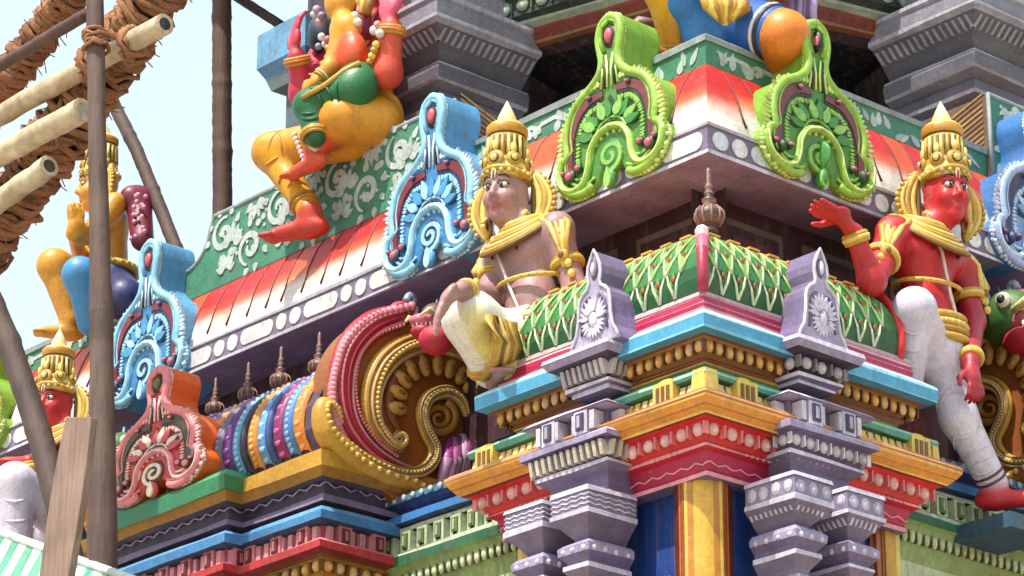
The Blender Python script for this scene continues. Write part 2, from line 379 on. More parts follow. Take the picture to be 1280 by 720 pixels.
# soffit and lip band
mb = MB(); sweep(mb, main, [(-.3, .0, SOFF), (-.004, 0, SOFF), (0, .001, H('c8c0c8')), (0, .014, H('d8d2d4')), (-.006, .016, GREYP), (-.006, .112, GREYP), (.0, .115, H('b9b0b8')), (.0, .128, H('c9c2c4')), (-.02, .131, WHITE), (-.3, .131, WHITE)])
mb.build('lip_band', PS, tower)
mb = MB()
for mr in (0, 1):
    fm = (lambda u, v, d: (-u, .006 - d, v + ZL)) if not mr else (lambda u, v, d: (.0 - .006 + d, u, v + ZL))
    u = .03
    seq = [.2, .055, .055] if not mr else [.055, .06, .2]
    k = 0
    while u < 6.6:
        w = seq[k % 3] * random.uniform(.92, 1.1); k += 1; c = mixc(WHITE, H('c9d2dc'), random.random() ** 3); hh = .036; r = min(w / 2 + .01, hh); pts = []
        x0, x1 = u, u + w + .02
        for i in range(20):
            t = 2 * PI * i / 20; cx = x1 - r if math.cos(t) > 0 else x0 + r
            pts.append((cx + r * math.cos(t), .064 + hh * math.sin(t)))
        slab(mb, pts, fm, 0, .005, c, c); u = x1 + .022
mb.build('oval_ornament', PS, tower)
# curved lotus cornice, red at the top and white at the foot
kap = [(-.02, .13), (-.024, .17), (-.034, .22), (-.05, .28), (-.072, .335), (-.1, .39), (-.13, .435), (-.16, .465)]
def kcol(t, s): 
    c = H('f2ece4')
    for (a, b, cc) in ((.26, .38, H('eea070')), (.34, .48, H('de4420')), (.46, .62, H('c8161a'))):
        q = min(1, max(0, (t - a + s) / (b - a))); c = mixc(c, cc, q)
    return c
mb = MB(); ml = MB()
def kp(o, z, a, mr, d=0):
    return ((-a, -(o + d), z + ZL) if not mr else (o + d, a, z + ZL))
for mr in (0, 1):
    a = -.0; edges = [0.0, .215]
    while edges[-1] < 7: edges.append(edges[-1] + random.uniform(.105, .15))
    for i in range(len(edges) - 1):
        s = random.choice([0, 0, .03, -.05, .06]); warm = random.random(); wt = .3 * (warm > .8)
        for j in range(len(kap) - 1):
            (o0, z0), (o1, z1) = kap[j], kap[j + 1]
            a00, a01 = (-o0 if i == 0 else edges[i]), edges[i + 1]; a10, a11 = (-o1 if i == 0 else edges[i]), edges[i + 1]
            if i == 0: a00, a10 = -o0 * 1.0 * -1 * -1, -o1
            t0, t1 = (z0 - .13) / .335, (z1 - .13) / .335
            c0, c1 = mixc(kcol(t0, s), H('f0882e'), wt * (t0 > .4)), mixc(kcol(t1, s), H('f0882e'), wt * (t1 > .4))
            p = [kp(o0, z0, -a00 if False else a00, mr), kp(o0, z0, a01, mr), kp(o1, z1, a11, mr), kp(o1, z1, a10, mr)]
            mb.add(p, [[0, 1, 2, 3]], [[c0, c0, c1, c1]])
        pts = []; rad = []
        for j, (o, z) in enumerate(kap[1:]):
            pts.append(kp(o, z, edges[i + 1] + (.012 if j == 0 else 0), mr, .0015)); rad.append([.007, .0042, .0034, .003, .0026, .0022, .002][j])
        tube(ml, pts, rad, H('5a2620'), n=5)
# close the mitre at the corner
for j in range(len(kap) - 1):
    pass
corn = mb.build('cornice', PG, tower, mirror=False); ml.build('petal_line', PG, corn)
# low parapet round the corner, green with a grey lip
PG_PATH = [(-7.5, 0), (0, 0), (0, 7.5)]
mb = MB(); sweep(mb, PG_PATH, [(-.162, .44, PGRN), (-.158, .558, PGRN), (-.15, .56, GREY), (-.148, .585, GREY), (-.16, .592, GREY), (-.28, .594, H('8a8f8c')), (-1.9, .57, H('6d6a64'))])
par = mb.build('parapet', PS, tower)
ms = MB()
def fl(o):  return lambda u, v, d: (-u, -(o + d), v + ZL)
def fr(o):  return lambda u, v, d: (o + d, u, v + ZL)
for fm in (fl(-.161), fr(-.161)):
    u = .24
    while u < 6.2:
        if not (1.55 < u < 3.45) :
            for q in range(3): leaf(ms, fm, u + .03 * q, .475 + random.uniform(-.01, .03), random.uniform(.3, 2.6), random.uniform(.05, .085), random.uniform(.012, .02), mixc(SCR, PGRN, random.uniform(0, .3)))
            if random.random() < .5: ribbon(ms, fm, [(u, .5), (u + .06, .53), (u + .14, .525), (u + .2, .49)], [.004, .009, .009, .003], SCR)
        u += random.uniform(.1, .2)
ms.build('painted_scroll', PS, par)
# raised painted parapet blocks (one over each side bay)
def raised(a0, a1, top, mr, label):
    global MIR; MIR = bool(mr)
    pts = [(a0, .44), (a0, top)]
    pts += [(a1 - .02, top), (a1 + .0, top - .03)] + [(a1 + .01 + .19 * (1 - math.cos(t * PI / 2)), .585 + (top - .62) * (1 - math.sin(t * PI / 2))) for t in [i / 8 for i in range(1, 9)]] + [(a1 + .5, .575), (a1 + .5, .44)]
    fm = lambda u, v, d: (-u, -(-.132 + d), v + ZL)
    mb = MB(); slab(mb, pts, fm, -.42, 0, PGRN, H('7c5a48')); r = mb.build('raised_parapet', PS, tower, bevel=.004)
    ml = MB(); top_line = pts[1:-1]
    for i in range(len(top_line) - 1):
        (x0, z0), (x1, z1) = top_line[i], top_line[i + 1]
    tube(ml, [fm(u, v, -.004) for u, v in [(a0 + .002, .45)] + top_line], .0125, GREY, n=6); ml.build('edge_lip', PS, r)
    mh = MB()
    for i in range(15):
        z = .5 + i * .024; yy = random.uniform(.0, .03); mh.add([(-a0 + .004, .15 + .42 * 1.0 - yy, z + ZL - .13), (-a0 + .004, .165, z + ZL), (-a0 + .004, .165, z + ZL + .008), (-a0 + .004, .57 - yy, z + ZL - .115)], [[0, 1, 2, 3]], mixc(H('c09a58'), H('8a5a38'), random.random()))
    mh.build('hatching', PS, r)
    ms = MB(); fs = lambda u, v, d: fm(u, v, d + .001); rnd = random.Random(5 + mr)
    def spray(u, v, a, n, L, spread=1.9, w=.021):
        for i in range(n):
            t = -spread / 2 + spread * i / (n - 1); leaf(ms, fs, u + .018 * math.cos(a + t), v + .018 * math.sin(a + t), a + t, L * (1 - .25 * abs(t)) * rnd.uniform(.9, 1.1), w * rnd.uniform(.85, 1.1), mixc(SCR, PGRN, rnd.uniform(0, .22)))
    hgt = top - .47; mid = .47 + hgt / 2; u = a0 + .09; k = 0
    while u < a1 - .02:
        sg = 1 if k % 2 == 0 else -1; R0 = .085; cz = .565 if sg > 0 else top - .115
        ribbon(ms, fs, spiral(u + .06, cz, R0, .016, -PI / 2 * sg + rnd.uniform(-.4, .4), 1.3 * sg), [.005 + .011 * math.sin(PI * i / 26) for i in range(27)], SCR)
        leaf(ms, fs, u + .05, cz, rnd.uniform(0, 6), .045, .017, SCR)
        for i in range(8):
            th = i * .7 + rnd.uniform(-.1, .1); leaf(ms, fs, u + .06 + (R0 + .014) * math.cos(th), cz + (R0 + .014) * math.sin(th), th + .6 * sg, .05 * rnd.uniform(.8, 1.2), .016, mixc(SCR, PGRN, rnd.uniform(0, .25)))
        oz = top - .075 if sg > 0 else .545
        spray(u + .03, oz + .05 * sg, -sg * PI / 2 + rnd.uniform(-.5, .5), 6, .085, 2.3, .017); 
        if k % 2 == 0: spray(u + .2, mid - .02, PI / 2 + rnd.uniform(-.3, .3), 7, .1, 2.6, .019); ribbon(ms, fs, [(u + .2, .5), (u + .21, .55), (u + .2, mid - .03)], [.004, .008, .004], SCR)
        for q in range(5): leaf(ms, fs, u + rnd.uniform(-.06, .2), rnd.uniform(.5, top - .04), rnd.uniform(0, 6), .02, .009, SCR)
        u += .205; k += 1
    ms.build('painted_scroll', PS, r)
    MIR = False
raised(1.60, 3.28, .80, 0, ''); raised(1.78, 3.46, .83, 1, '')
# ------------------------------------------------------------------ mouldings of the recessed wall between the shrines
def seg_path(a0, a1): return [(-a1, 0), (-a0, 0)]
for mr in (0, 1):
    MIR = bool(mr); P = seg_path(.8, 1.8)
    mb = MB(); sweep(mb, P, [(.0, -.905, H('3a5068')), (.05, -.93, H('4d7a9a')), (.05, -.96, DBLUE), (.015, -.985, DBLUE), (.02, -1.0, MBLUE), (.055, -1.015, MBLUE), (.055, -1.045, H('26486e')), (.02, -1.05, H('b8c0ae')), (.035, -1.062, H('c8cfb8')), (.035, -1.075, DGRN), (.01, -1.08, H('6f8a50')), (.01, -1.165, H('c8cfb8')), (.06, -1.17, H('b9c8a8')), (.065, -1.185, H('2f6a4a')), (.065, -1.22, H('8fae68')), (.05, -1.23, H('93a86a')), (.02, -1.30, H('93a86a')), (0, -1.36, H('c8cfa8')), (0.01, -1.5, H('5a6848'))])
    w = mb.build('recess_moulding', PS, tower)
    mb = MB(); beads(mb, P, .055, -.945, .055, .014, .008, .014, H('a8c4d0')); niches(mb, P, .02, -1.123, .1, .03, .03, .04, H('c4d0ac'), H('5a7a3a')); dentil(mb, P, .03, -1.125, .1, .012, .02, .034, H('9db070')); beads(mb, P, .035, -1.272, .042, .014, .014, .026, H('cfd2a0'), H('54683a'))
    mb.build('moulding_bead', PS, w)
MIR = False
# ------------------------------------------------------------------ upper storey behind the parapets
DK = H('0e0b10'); up = []  # near-black wall colour: the shade of the niche is put into the paint
cor = [(-1.9, .95)]
for i in range(9):
    t = i / 8; cor.append((-1.9 + 1.9 * t - .95 * (1 - math.cos(t * PI / 2)) * 0, .95))
ub = [(-7.5, .95), (-1.45, .95), (-1.05, 1.0), (-1.0, 1.05), (-.95, 1.45), (-.95, 7.5)]
ub = [(-2.8, 3.5), (-2.8, .85), (-1.9, .85), (-1.25, 1.02), (-1.02, 1.25), (-.85, 1.9), (-.85, 2.8), (-3.5, 2.8)]
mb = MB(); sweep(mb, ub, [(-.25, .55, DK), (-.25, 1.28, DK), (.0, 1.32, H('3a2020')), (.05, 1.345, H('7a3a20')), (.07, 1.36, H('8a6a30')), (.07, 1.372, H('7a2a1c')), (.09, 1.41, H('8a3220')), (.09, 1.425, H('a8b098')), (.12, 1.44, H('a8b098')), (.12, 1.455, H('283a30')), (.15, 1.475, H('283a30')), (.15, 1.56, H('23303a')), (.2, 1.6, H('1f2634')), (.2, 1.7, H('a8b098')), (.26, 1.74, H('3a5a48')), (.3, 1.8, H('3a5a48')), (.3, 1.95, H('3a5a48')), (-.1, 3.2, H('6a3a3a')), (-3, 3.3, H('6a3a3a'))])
us = mb.build('upper_wall', PS, tower)
mb = MB(); beads(mb, ub, .155, 1.518, .1, .032, .014, .034, H('93a58c'), H('3a4a3e')); mb.build('moulding_bead', PS, us)
GC = H('8b8894'); GC2 = H('b2afba'); GC3 = H('6a6773')
for mr in (0, 1):
    MIR = bool(mr)
    # projecting bay with corner pillars
    bay = [(-2.95, 1.2), (-2.95, .42), (-2.04, .42), (-2.04, 1.2)]
    mb = MB(); sweep(mb, bay, [(0, .5, H('241216')), (0, 1.25, H('241216')), (.02, 1.3, H('40384a')), (.02, 2.6, H('40384a')), (-.3, 3.0, H('40384a'))]); b = mb.build('projecting_bay', PS, tower)  # lower bay wall coloured dark to stand in for shade in the gaps
    mb = MB(); c0 = [(-3.06, .9), (-3.06, .36), (-2.9, .36), (-2.9, .9)]
    for z in (.74, 1.0):
        sweep(mb, c0, [(.0, z - .1, MAROON), (.03, z - .09, H('8a3a42')), (.03, z, MAROON), (.07, z + .02, H('c8604a')), (.1, z + .1, H('e0a090')), (.085, z + .14, H('8a3040')), (.0, z + .15, MAROON)])
    sweep(mb, c0, [(.0, 1.1, GREYP), (.03, 1.12, GREY), (.05, 1.16, GREYP), (.0, 1.18, H('5a6a70')), (.0, 1.4, H('5a6a70')), (.05, 1.42, H('7a8a90')), (.07, 1.48, H('5a8ab0')), (.1, 1.53, H('6aa0c4')), (.1, 1.7, H('5a8ab0')), (.02, 1.74, GREY)])
    mb.build('bay_moulding', PS, b)
    cx, cy = (-2.14, .53); R0 = .115
    sq = [(cx - R0, cy + .3), (cx - R0, cy - R0), (cx + R0, cy - R0), (cx + R0, cy + .3)]
    mb = MB(); sweep(mb, sq, [(0, .5, GC), (0, .98, GC), (.05, .985, GC2), (.055, 1.0, GC3), (.055, 1.045, GC2), (.03, 1.05, GC), (.09, 1.075, GC2), (.1, 1.085, GC3), (.105, 1.13, GC3), (.1, 1.15, GC2), (.09, 1.165, GC), (.045, 1.175, GC3), (.09, 1.23, GC3), (.165, 1.3, GC2), (.19, 1.31, GC2), (.19, 1.33, GC3), (.185, 1.335, GC), (.185, 1.40, GC2), (.195, 1.405, GC2), (.195, 1.425, GC3), (.1, 1.43, GC), (.1, 2.4, GC)])
    pl = mb.build('pillar', PS, b, bevel=.004)
    mb = MB(); dentil(mb, sq, .128, 1.265, .036, .006, .012, .022, GC2, .022); 
    for k in range(4): tube(mb, [(cx + R0 + .003, cy - R0 + .03 + k * .06, .52 + ZL), (cx + R0 + .003, cy - R0 + .03 + k * .06, .975 + ZL)], .008, GC2, n=5)
    mb.build('fluting', PS, pl)
MIR = False
# ------------------------------------------------------------------ corner shrine
shr = thing('corner_shrine', (.1, -.1, 4.2), 'small painted shrine on the tower corner with green scaled roof and blue walls', 'shrine')
SX = -.012
lo = [(-.84, .3), (-.84, -.1), (.1, -.1), (.1, .79), (-.3, .79)]
hi = [(-.68, .3), (-.68, -.1), (.1, -.1), (.1, .68), (-.3, .68)]
WB = H('113a84')
mb = MB(); sweep(mb, lo, [(0, -1.3, WB), (0, -2.0, WB), (.2, -2.05, GOLD), (.2, -2.3, GOLD), (.05, -2.35, MAROON), (.05, -3.2, MAROON)]); mb.build('blue_wall', PS, shr)
# lower entablature: orange ledge over red band
mb = MB(); sweep(mb, lo, [(.0, -.955, TEAL), (.14, -.957, TEAL), (.155, -.967, LTEAL), (.16, -.978, TEAL), (.15, -.993, H('3d7a6a')), (.12, -.998, H('a07828')), (.125, -1.0, LGOLD), (.14, -1.045, H('d8a83c')), (.15, -1.058, H('c88a4a')), (.205, -1.064, H('e0b078')), (.212, -1.067, H('8a4a24')), (.217, -1.072, H('d0935a')), (.22, -1.082, H('b8743a')), (.217, -1.088, H('f0b050')), (.215, -1.096, ORANGE), (.2, -1.116, H('b8641c')), (.197, -1.12, ORANGE), (.18, -1.135, H('f0c060')), (.175, -1.139, H('8a2a18')), (.16, -1.142, RED), (.14, -1.15, RED), (.1, -1.21, RED), (.105, -1.215, H('e8a0a0')), (.105, -1.224, H('c41c28')), (.08, -1.235, MAG), (.06, -1.29, H('a82048')), (.065, -1.3, PINK), (.065, -1.315, DPUR), (-.02, -1.318, DPUR)])
ent = mb.build('entablature', PG, shr, bevel=.003)
mb = MB(); hidep = lambda p: False
beads(mb, lo, .135, -1.175, .083, .024, .02, .025, H('f0b0a8'), H('f08080')); bd = mb.build('lotus_bead', PG, ent)
mb = MB()
for a, t, nn, L in segs(lo, .155):
    if L < .3: continue
    x = .02
    while x < L - .02:
        p = a + t * x; p.z = -1.03 + ZL
        box(mb, p - nn * .028, t * .012, nn * .014, Vector((0, 0, .026)) - nn * .006, mixc(LGOLD, CREAM, random.uniform(0, .5))); 
        p2 = p + t * .019; box(mb, p2 - nn * .036, t * .006, nn * .012, Vector((0, 0, .026)), DGOLD); x += .038
for a, t, nn, L in segs(lo, .155):
    if L < .3: continue
    xs = ([L - .2, .1] if t.x > .5 else [.2, L - .1])
    for x in xs:
        p = a + t * x - nn * .012; p.z = -1.018 + ZL; box(mb, p, t * .05, nn * .02, Vector((0, 0, .046)), LGOLD); 
        for q in (-1, 0, 1): box(mb, p + nn * .02 + t * .026 * q, t * .008, nn * .003, Vector((0, 0, .03)), DGOLD)
        ell(mb, p + Vector((0, 0, .045)), t * .05, nn * .02, Vector((0, 0, .016)), LGOLD)
    p = (a + t * (L - .03)) if t.x > .5 else (a + t * .03); p -= nn * .012; p.z = -1.015 + ZL; box(mb, p, t * .035, nn * .018, Vector((0, 0, .05)), LGOLD, .8)
mb.build('frieze_panel', PG, ent)
mb = MB(); wave(mb, lo, .07, -1.27, .006, .07, .0035, PINK)
for a, t, nn, L in segs(lo, .106):
    if L < .3: continue
    for x in [i * .028 for i in range(int(L / .028))]:
        if (int(x / .17)) % 2: 
            p = a + t * x; p.z = -1.22 + ZL; ell(mb, p, t * .007, nn * .006, Vector((0, 0, .006)), PINK, 6, 4)
mb.build('wave_line', PG, ent)
# upper entablature with blue ledge and gold beads
mb = MB(); sweep(mb, hi, [(-.2, -.67, GREYP), (.145, -.675, H('c9aab0')), (.15, -.69, H('d08a98')), (.145, -.697, H('e8c0c8')), (.148, -.702, MAG), (.15, -.72, H('d8708a')), (.152, -.724, MAG), (.152, -.742, PINK), (.15, -.755, LSKY), (.175, -.762, H('c0e6f2')), (.213, -.79, LSKY), (.215, -.797, SKYB), (.213, -.838, H('7fc4da')), (.212, -.845, H('3f86a8')), (.18, -.852, H('7a4a1e')), (.165, -.857, H('8a5a20')), (.115, -.905, H('7a2f24')), (.112, -.911, H('e0b850')), (.118, -.915, H('8a3a24')), (.113, -.924, H('d8b048')), (.108, -.928, H('5a7a3a')), (.104, -.936, H('e0c868')), (.1, -.94, H('a88a38')), (.098, -.947, H('3a2a18')), (.095, -.953, H('3a2a18')), (-.02, -.957, H('3a2a18'))])  # palest band on the blue ledge top is a highlight laid in as colour
upe = mb.build('upper_ledge', PG, shr, bevel=.003)
mb = MB(); beads(mb, hi, .155, -.884, .05, .019, .014, .024, H('d89a30'), H('6a3a14')); mb.build('gold_bead', PG, upe)
# domed scaled roof wrapped round the corner
dom = [(.14, -.68), (.155, -.63), (.153, -.58), (.135, -.52), (.108, -.465), (.07, -.42), (.01, -.38), (-.07, -.352), (-.16, -.34), (-.4, -.335)]
rp = [(-.62, .3), (-.62, -.1), (.1, -.1), (.1, .62), (-.3, .62)]
mb = MB(); sweep(mb, rp, [(o, z, [DGRN, DGRN, H('2f7a38'), H('3f8a3c'), H('58a04a'), H('c9a85a'), ORANGE, ORANGE, ORANGE, ORANGE][i]) for i, (o, z) in enumerate(dom)]); dome = mb.build('scaled_roof', PG, shr)
def dome_pt(a, t, nn, x, q, h=.003):
    L = .72
    q = max(0, min(len(dom) - 1.001, q)); i = int(q); f = q - i; o = dom[i][0] * (1 - f) + dom[i + 1][0] * f; z = dom[i][1] * (1 - f) + dom[i + 1][1] * f
    x = max(-o + .012, min(L + o - .012, x)); p = a + t * x + nn * (o + h); p.z = z + ZL + h * .5; return p
mb = MB()
for a, t, nn, L in segs(rp, 0):
    ext = .15
    x0, x1 = (-.13, L + .12) if L > .5 else (.05, L + .12)
    if t.x > .5 or t.y > .5: pass
    row = 0
    for (q0, q1) in ((.15, 2.3), (1.9, 3.8), (3.1, 4.9)):
        x = x0 + .039 * (row % 2); w = .037
        while x < x1 - .05:
            fr_ = lambda xx, q: xx if -.0 < 1 else xx
            for sgn in (-1, 1):
                c = mixc(mixc(WHITE, LLIME, random.uniform(.2, .7)), LIME, row * .3); tube(mb, [dome_pt(a, t, nn, x, q0), dome_pt(a, t, nn, x + sgn * w * .55, (q0 + q1) / 2), dome_pt(a, t, nn, x + sgn * w * 1.05, q1)], [.0068, .005, .003], c, n=5)
            ell(mb, dome_pt(a, t, nn, x, (q0 * .35 + q1 * .65)), t * .011, nn * .003, Vector((0, 0, .013)), H('a0482e'), 6, 4)
            m_ = mixc(H('3f9a48'), LIME, random.random() * .7); P4 = [dome_pt(a, t, nn, x, q0 + .15, .004), dome_pt(a, t, nn, x + w * .48, (q0 + q1) / 2, .004), dome_pt(a, t, nn, x, q1 - .1, .004), dome_pt(a, t, nn, x - w * .48, (q0 + q1) / 2, .004)]; mb.add(P4, [[0, 1, 2], [0, 2, 3]], m_)
            x += .078
        row += 1
    for x in [i * .1 for i in range(int(L / .1) + 1)]: box(mb, dome_pt(a, t, nn, x, 5.3, .003), t * .026, nn * .012, Vector((0, 0, .004)), H('e8a040'))
mb.build('scale_pattern', PG, dome)
mb = MB(); pts = []
for (o, z) in dom[:-2]: pts.append(Vector((.1 + o + .004, -.1 - o - .004, z + ZL)))
tube(mb, pts, [.02, .02, .02, .022, .024, .026, .026, .024], [MAG, MAG, MAG, H('d0607a'), H('e8a0a8'), WHITE, WHITE, WHITE], n=8)
for s, (bx, by) in ((0, (-.62, -.1)), (1, (.1, .62))):
    pts = [Vector((bx - .0, by - o, z + ZL)) if s == 0 else Vector((bx + o, by, z + ZL)) for o, z in dom]
    pts = [p + (Vector((-.15, 0, 0)) if s == 0 else Vector((0, .15, 0))) for p in pts]
    tube(mb, pts, .018, RED, n=6)
mb.build('ridge_rib', PG, dome)
# gold corner pillar and the two end pillars
def striped_pillar(x0, y0, x1, y1, name, pal):
    mb = MB(); a = Vector((x0, y0, 0)); b = Vector((x1, y1, 0)); return mb
mb = MB(); k = 26; cx, cy = (.045, -.065); r = .098
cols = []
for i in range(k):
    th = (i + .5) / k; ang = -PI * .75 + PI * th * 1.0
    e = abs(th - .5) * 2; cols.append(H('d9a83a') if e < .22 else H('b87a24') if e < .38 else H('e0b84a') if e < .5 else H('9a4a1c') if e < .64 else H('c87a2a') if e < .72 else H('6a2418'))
vs = []; fs = []
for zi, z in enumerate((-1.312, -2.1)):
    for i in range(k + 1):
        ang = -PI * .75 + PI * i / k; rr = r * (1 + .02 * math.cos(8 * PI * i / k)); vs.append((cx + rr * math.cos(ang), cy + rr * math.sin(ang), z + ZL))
for i in range(k): fs.append([i, i + 1, k + 2 + i, k + 1 + i])
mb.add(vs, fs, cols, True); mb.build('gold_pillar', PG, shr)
for mr in (0, 1):
    MIR = bool(mr); mb = MB(); x = -.86
    for (d0, d1, c, oo) in ((0, .03, H('d8c060'), .125), (.03, .085, GOLD, .132), (.085, .1, H('8a4a1c'), .128), (.1, .125, H('a85a2a'), .124), (.125, .15, H('6a2418'), .115)):
        box(mb, (x + (d0 + d1) / 2, -oo + .06, -1.7 + ZL), (.5 * (d1 - d0), 0, 0), (0, .06, 0), (0, 0, .386), c)
    mb.build('gold_pillar', PG, shr)
    # purple pilaster: crest, bracket and two capitals
    uc = -.28 if mr else -.36; cu = -.25 if mr else -.265; cc_ = -.225 if mr else -.18
    q = lambda w, f, b=.12: [(uc - w, -b), (uc - w, -f), (uc + w, -f), (uc + w, -b)]
    rootp = MB(); sweep(rootp, q(.17, .3), [(.0, -.985, PUR), (.03, -.99, LPUR), (.055, -1.005, DPUR), (.05, -1.012, PUR), (.0, -1.014, DPUR), (.0, -1.095, PUR), (.045, -1.1, LPUR), (.06, -1.11, PUR), (.06, -1.13, DPUR), (.03, -1.135, DPUR), (.03, -1.14, DPUR), (.0, -1.195, DPUR), (.02, -1.2, LPUR), (.02, -1.212, GREYP), (.0, -1.225, GREYP), (-.02, -1.24, DPUR), (-.02, -1.3, LPUR), (-.01, -1.305, PUR), (-.01, -1.315, DPUR), (-.2, -1.318, DPUR)])
    pil = rootp.build('pilaster', PS, shr, bevel=.003)
    mb = MB(); Q = q(.17, .3)
    niches(mb, [(uc - .17, -.3), (uc + .17, -.3)], .0, -1.054, .17, .034, .05, .044, LPUR, H('4a3e58')); niches(mb, [(uc + .17, -.3), (uc + .17, -.12)], .0, -1.054, .13, .03, .04, .042, LPUR, H('4a3e58'))
    dentil(mb, Q, .018, -1.054, .085, .011, .03, .034, H('d4ccd8')); 
    if mr: beads(mb, Q, .03, -1.165, .062, .02, .016, .022, H('c9c0c4'), H('e0d8dc'))
    else: dentil(mb, Q, .03, -1.166, .034, .0075, .016, .026, H('d8cdbc'), .006)
    for a, t, nn, L in segs(Q, .0):
        for x in [.06 + i * .03 for i in range(int(L / .03) - 2)]: 
            p = a + t * x + nn * .002; p.z = -1.217 + ZL; ell(mb, p, t * .006, nn * .004, Vector((0, 0, .006)), WHITE, 6, 4)
    mb.build('relief', PS, pil)
    # stepped neck under the crest
    N2 = [(cu - .085, -.1), (cu - .085, -.3), (cu + .085, -.3), (cu + .085, -.1)]
    mb = MB(); sweep(mb, N2, [(-.05, -.79, LPUR), (.085, -.795, H('d8d2e0')), (.09, -.81, PUR), (.075, -.835, H('3f3448')), (.03, -.845, H('3f3448')), (.0, -.9, H('4a3e54')), (.03, -.905, LPUR), (.03, -.92, DPUR), (.01, -.925, LPUR), (.01, -.94, DPUR), (-.05, -.945, DPUR), (-.05, -.985, PUR)]); nk = mb.build('stepped_neck', PS, pil, bevel=.003)
    mb = MB()
    if mr: beads(mb, N2, .035, -.87, .07, .022, .02, .024, H('c4b8bc'), H('8a7c84'))
    else: dentil(mb, N2, .03, -.87, .03, .008, .02, .026, H('c4b8bc'), .008)
    mb.build('neck_bead', PS, nk)
    # crest: arched niche with an onion tip
    half = [(.165, -.795), (.155, -.765), (.125, -.72), (.112, -.66), (.108, -.585), (.1, -.555), (.075, -.53), (.045, -.515), (.036, -.49), (.045, -.45), (.04, -.41), (.02, -.37), (0, -.335)]
    prof = [(u, v) for u, v in half] + [(-u, v) for u, v in half[::-1][1:]]
    fm = lambda u, v, d: (cc_ + u * .74, -(.32 + d), (v + .795) * .79 - .795 + ZL)
    mb = MB(); slab(mb, prof, fm, -.1, .045, H('b3a8c2'), H('7a6a90'))
    cr = mb.build('crest', PS, pil, bevel=.006)
    mb = MB(); tube(mb, [fm(u, v, .047) for u, v in prof], .007, H('d2cadb'), n=6); 
    for s in (-1, 1): tube(mb, [fm(s * u * .72, -.79 + (v + .79) * .86 , .047) for u, v in half[2:8]] , .006, DPUR, n=5)
    for i in range(11):
        t = PI * (.04 + .92 * i / 10); leaf(mb, lambda u, v, d: fm(u, v, d + .045), .03 * math.cos(t), -.67 + .035 * math.sin(t), t, .075, .011, LPUR if i % 2 else H('d8d2e2'), .012)
        leaf(mb, lambda u, v, d: fm(u, v, d + .045), .03 * math.cos(t), -.68 - .03 * math.sin(t), -t, .055, .009, LPUR, .01)
    ell(mb, fm(0, -.675, .05), (.022, 0, 0), (0, .014, 0), (0, 0, .034), H('d8d2e2')); ell(mb, fm(0, -.43, .047), (.02, 0, 0), (0, .008, 0), (0, 0, .04), DPUR); ell(mb, fm(0, -.43, .05), (.011, 0, 0), (0, .012, 0), (0, 0, .028), LPUR)
    mb.build('crest_relief', PS, cr)
    # two capitals
    for (cu2, hw) in (((-.10, .066), (-.365, .066)) if mr else ((-.265, .066), (-.505, .072))):
        Q = [(cu2 - hw, -.18), (cu2 - hw, -.385), (cu2 + hw, -.385), (cu2 + hw, -.18)]
        mb = MB(); sweep(mb, Q, [(-.05, -1.32, PUR), (.03, -1.32, LPUR), (.033, -1.335, DPUR), (.028, -1.337, H('8d84a0')), (.028, -1.4, LPUR), (.033, -1.403, LPUR), (.033, -1.418, GREYP), (.0, -1.45, GREYP), (-.03, -1.49, GREYP), (-.03, -1.5, PUR), (.0, -1.505, PUR), (.015, -1.52, PUR), (.012, -1.545, DPUR), (-.01, -1.57, DPUR), (-.012, -1.58, LPUR), (.0, -1.585, LPUR), (.0, -1.6, GREYP), (-.03, -1.64, GREYP), (-.035, -1.66, PUR), (-.035, -2.1, PUR), (-.06, -2.1, PUR)])
        cp = mb.build('capital', PS, pil, bevel=.003)
        mb = MB()
        if mr: beads(mb, Q, .028, -1.369, .058, .023, .006, .025, H('c4bcd0')); dentil(mb, Q, .005, -1.436, .024, .0045, .012, .014, LPUR, .008)
        else:
            for dz in (-1.352, -1.368, -1.386): wave(mb, Q, .029, dz, .003, .04, .0028, H('ddd6e2'))
        beads(mb, Q, .012, -1.535, .05, .011, .01, .011, H('d8d0dc')); 
        for x in (-.03, .03): tube(mb, [(cu2 + x * .7, -.352, -1.66 + ZL), (cu2 + x * .7, -.352, -2.1 + ZL)], .008, LPUR, n=5)
        mb.build('capital_relief', PS, cp)
MIR = False

shr.location.x -= .02; shr.location.y -= .02
# ------------------------------------------------------------------ arch ornaments standing on the cornice
BLU_P = dict(body=H('3f86bd'), side=H('5aa0d0'), rim=H('8fcdea'), bead=H('d4eefa'), ch=H('7c2430'), dk=H('22345f'), in1=H('4c9acb'), in2=H('a4d8ee'), md=H('d0505a'), curl=H('cf6a72'))
GRN_P = dict(body=H('4f8a34'), side=H('7fb030'), rim=H('94bf45'), bead=H('d9ea8e'), ch=H('7a3440'), dk=H('26401f'), in1=H('3f8a3a'), in2=H('8fc05a'), md=H('d85a70'), curl=H('d8607c'))
ORG_P = dict(body=H('c4402e'), side=H('e8641e'), rim=H('e8868a'), bead=H('f4d0cc'), ch=H('4a4426'), dk=H('5a2a20'), in1=H('c8464e'), in2=H('f0dcc8'), md=H('6a6a2a'), curl=H('e89aa0'))
LBL_P = dict(body=H('7f9ecb'), side=H('3a78b8'), rim=H('a8bde4'), bead=H('dfe8f8'), ch=H('3a2a5a'), dk=H('2f3560'), in1=H('6a9ccc'), in2=H('bcd8f0'), md=H('a03058'), curl=H('8a4a80'))
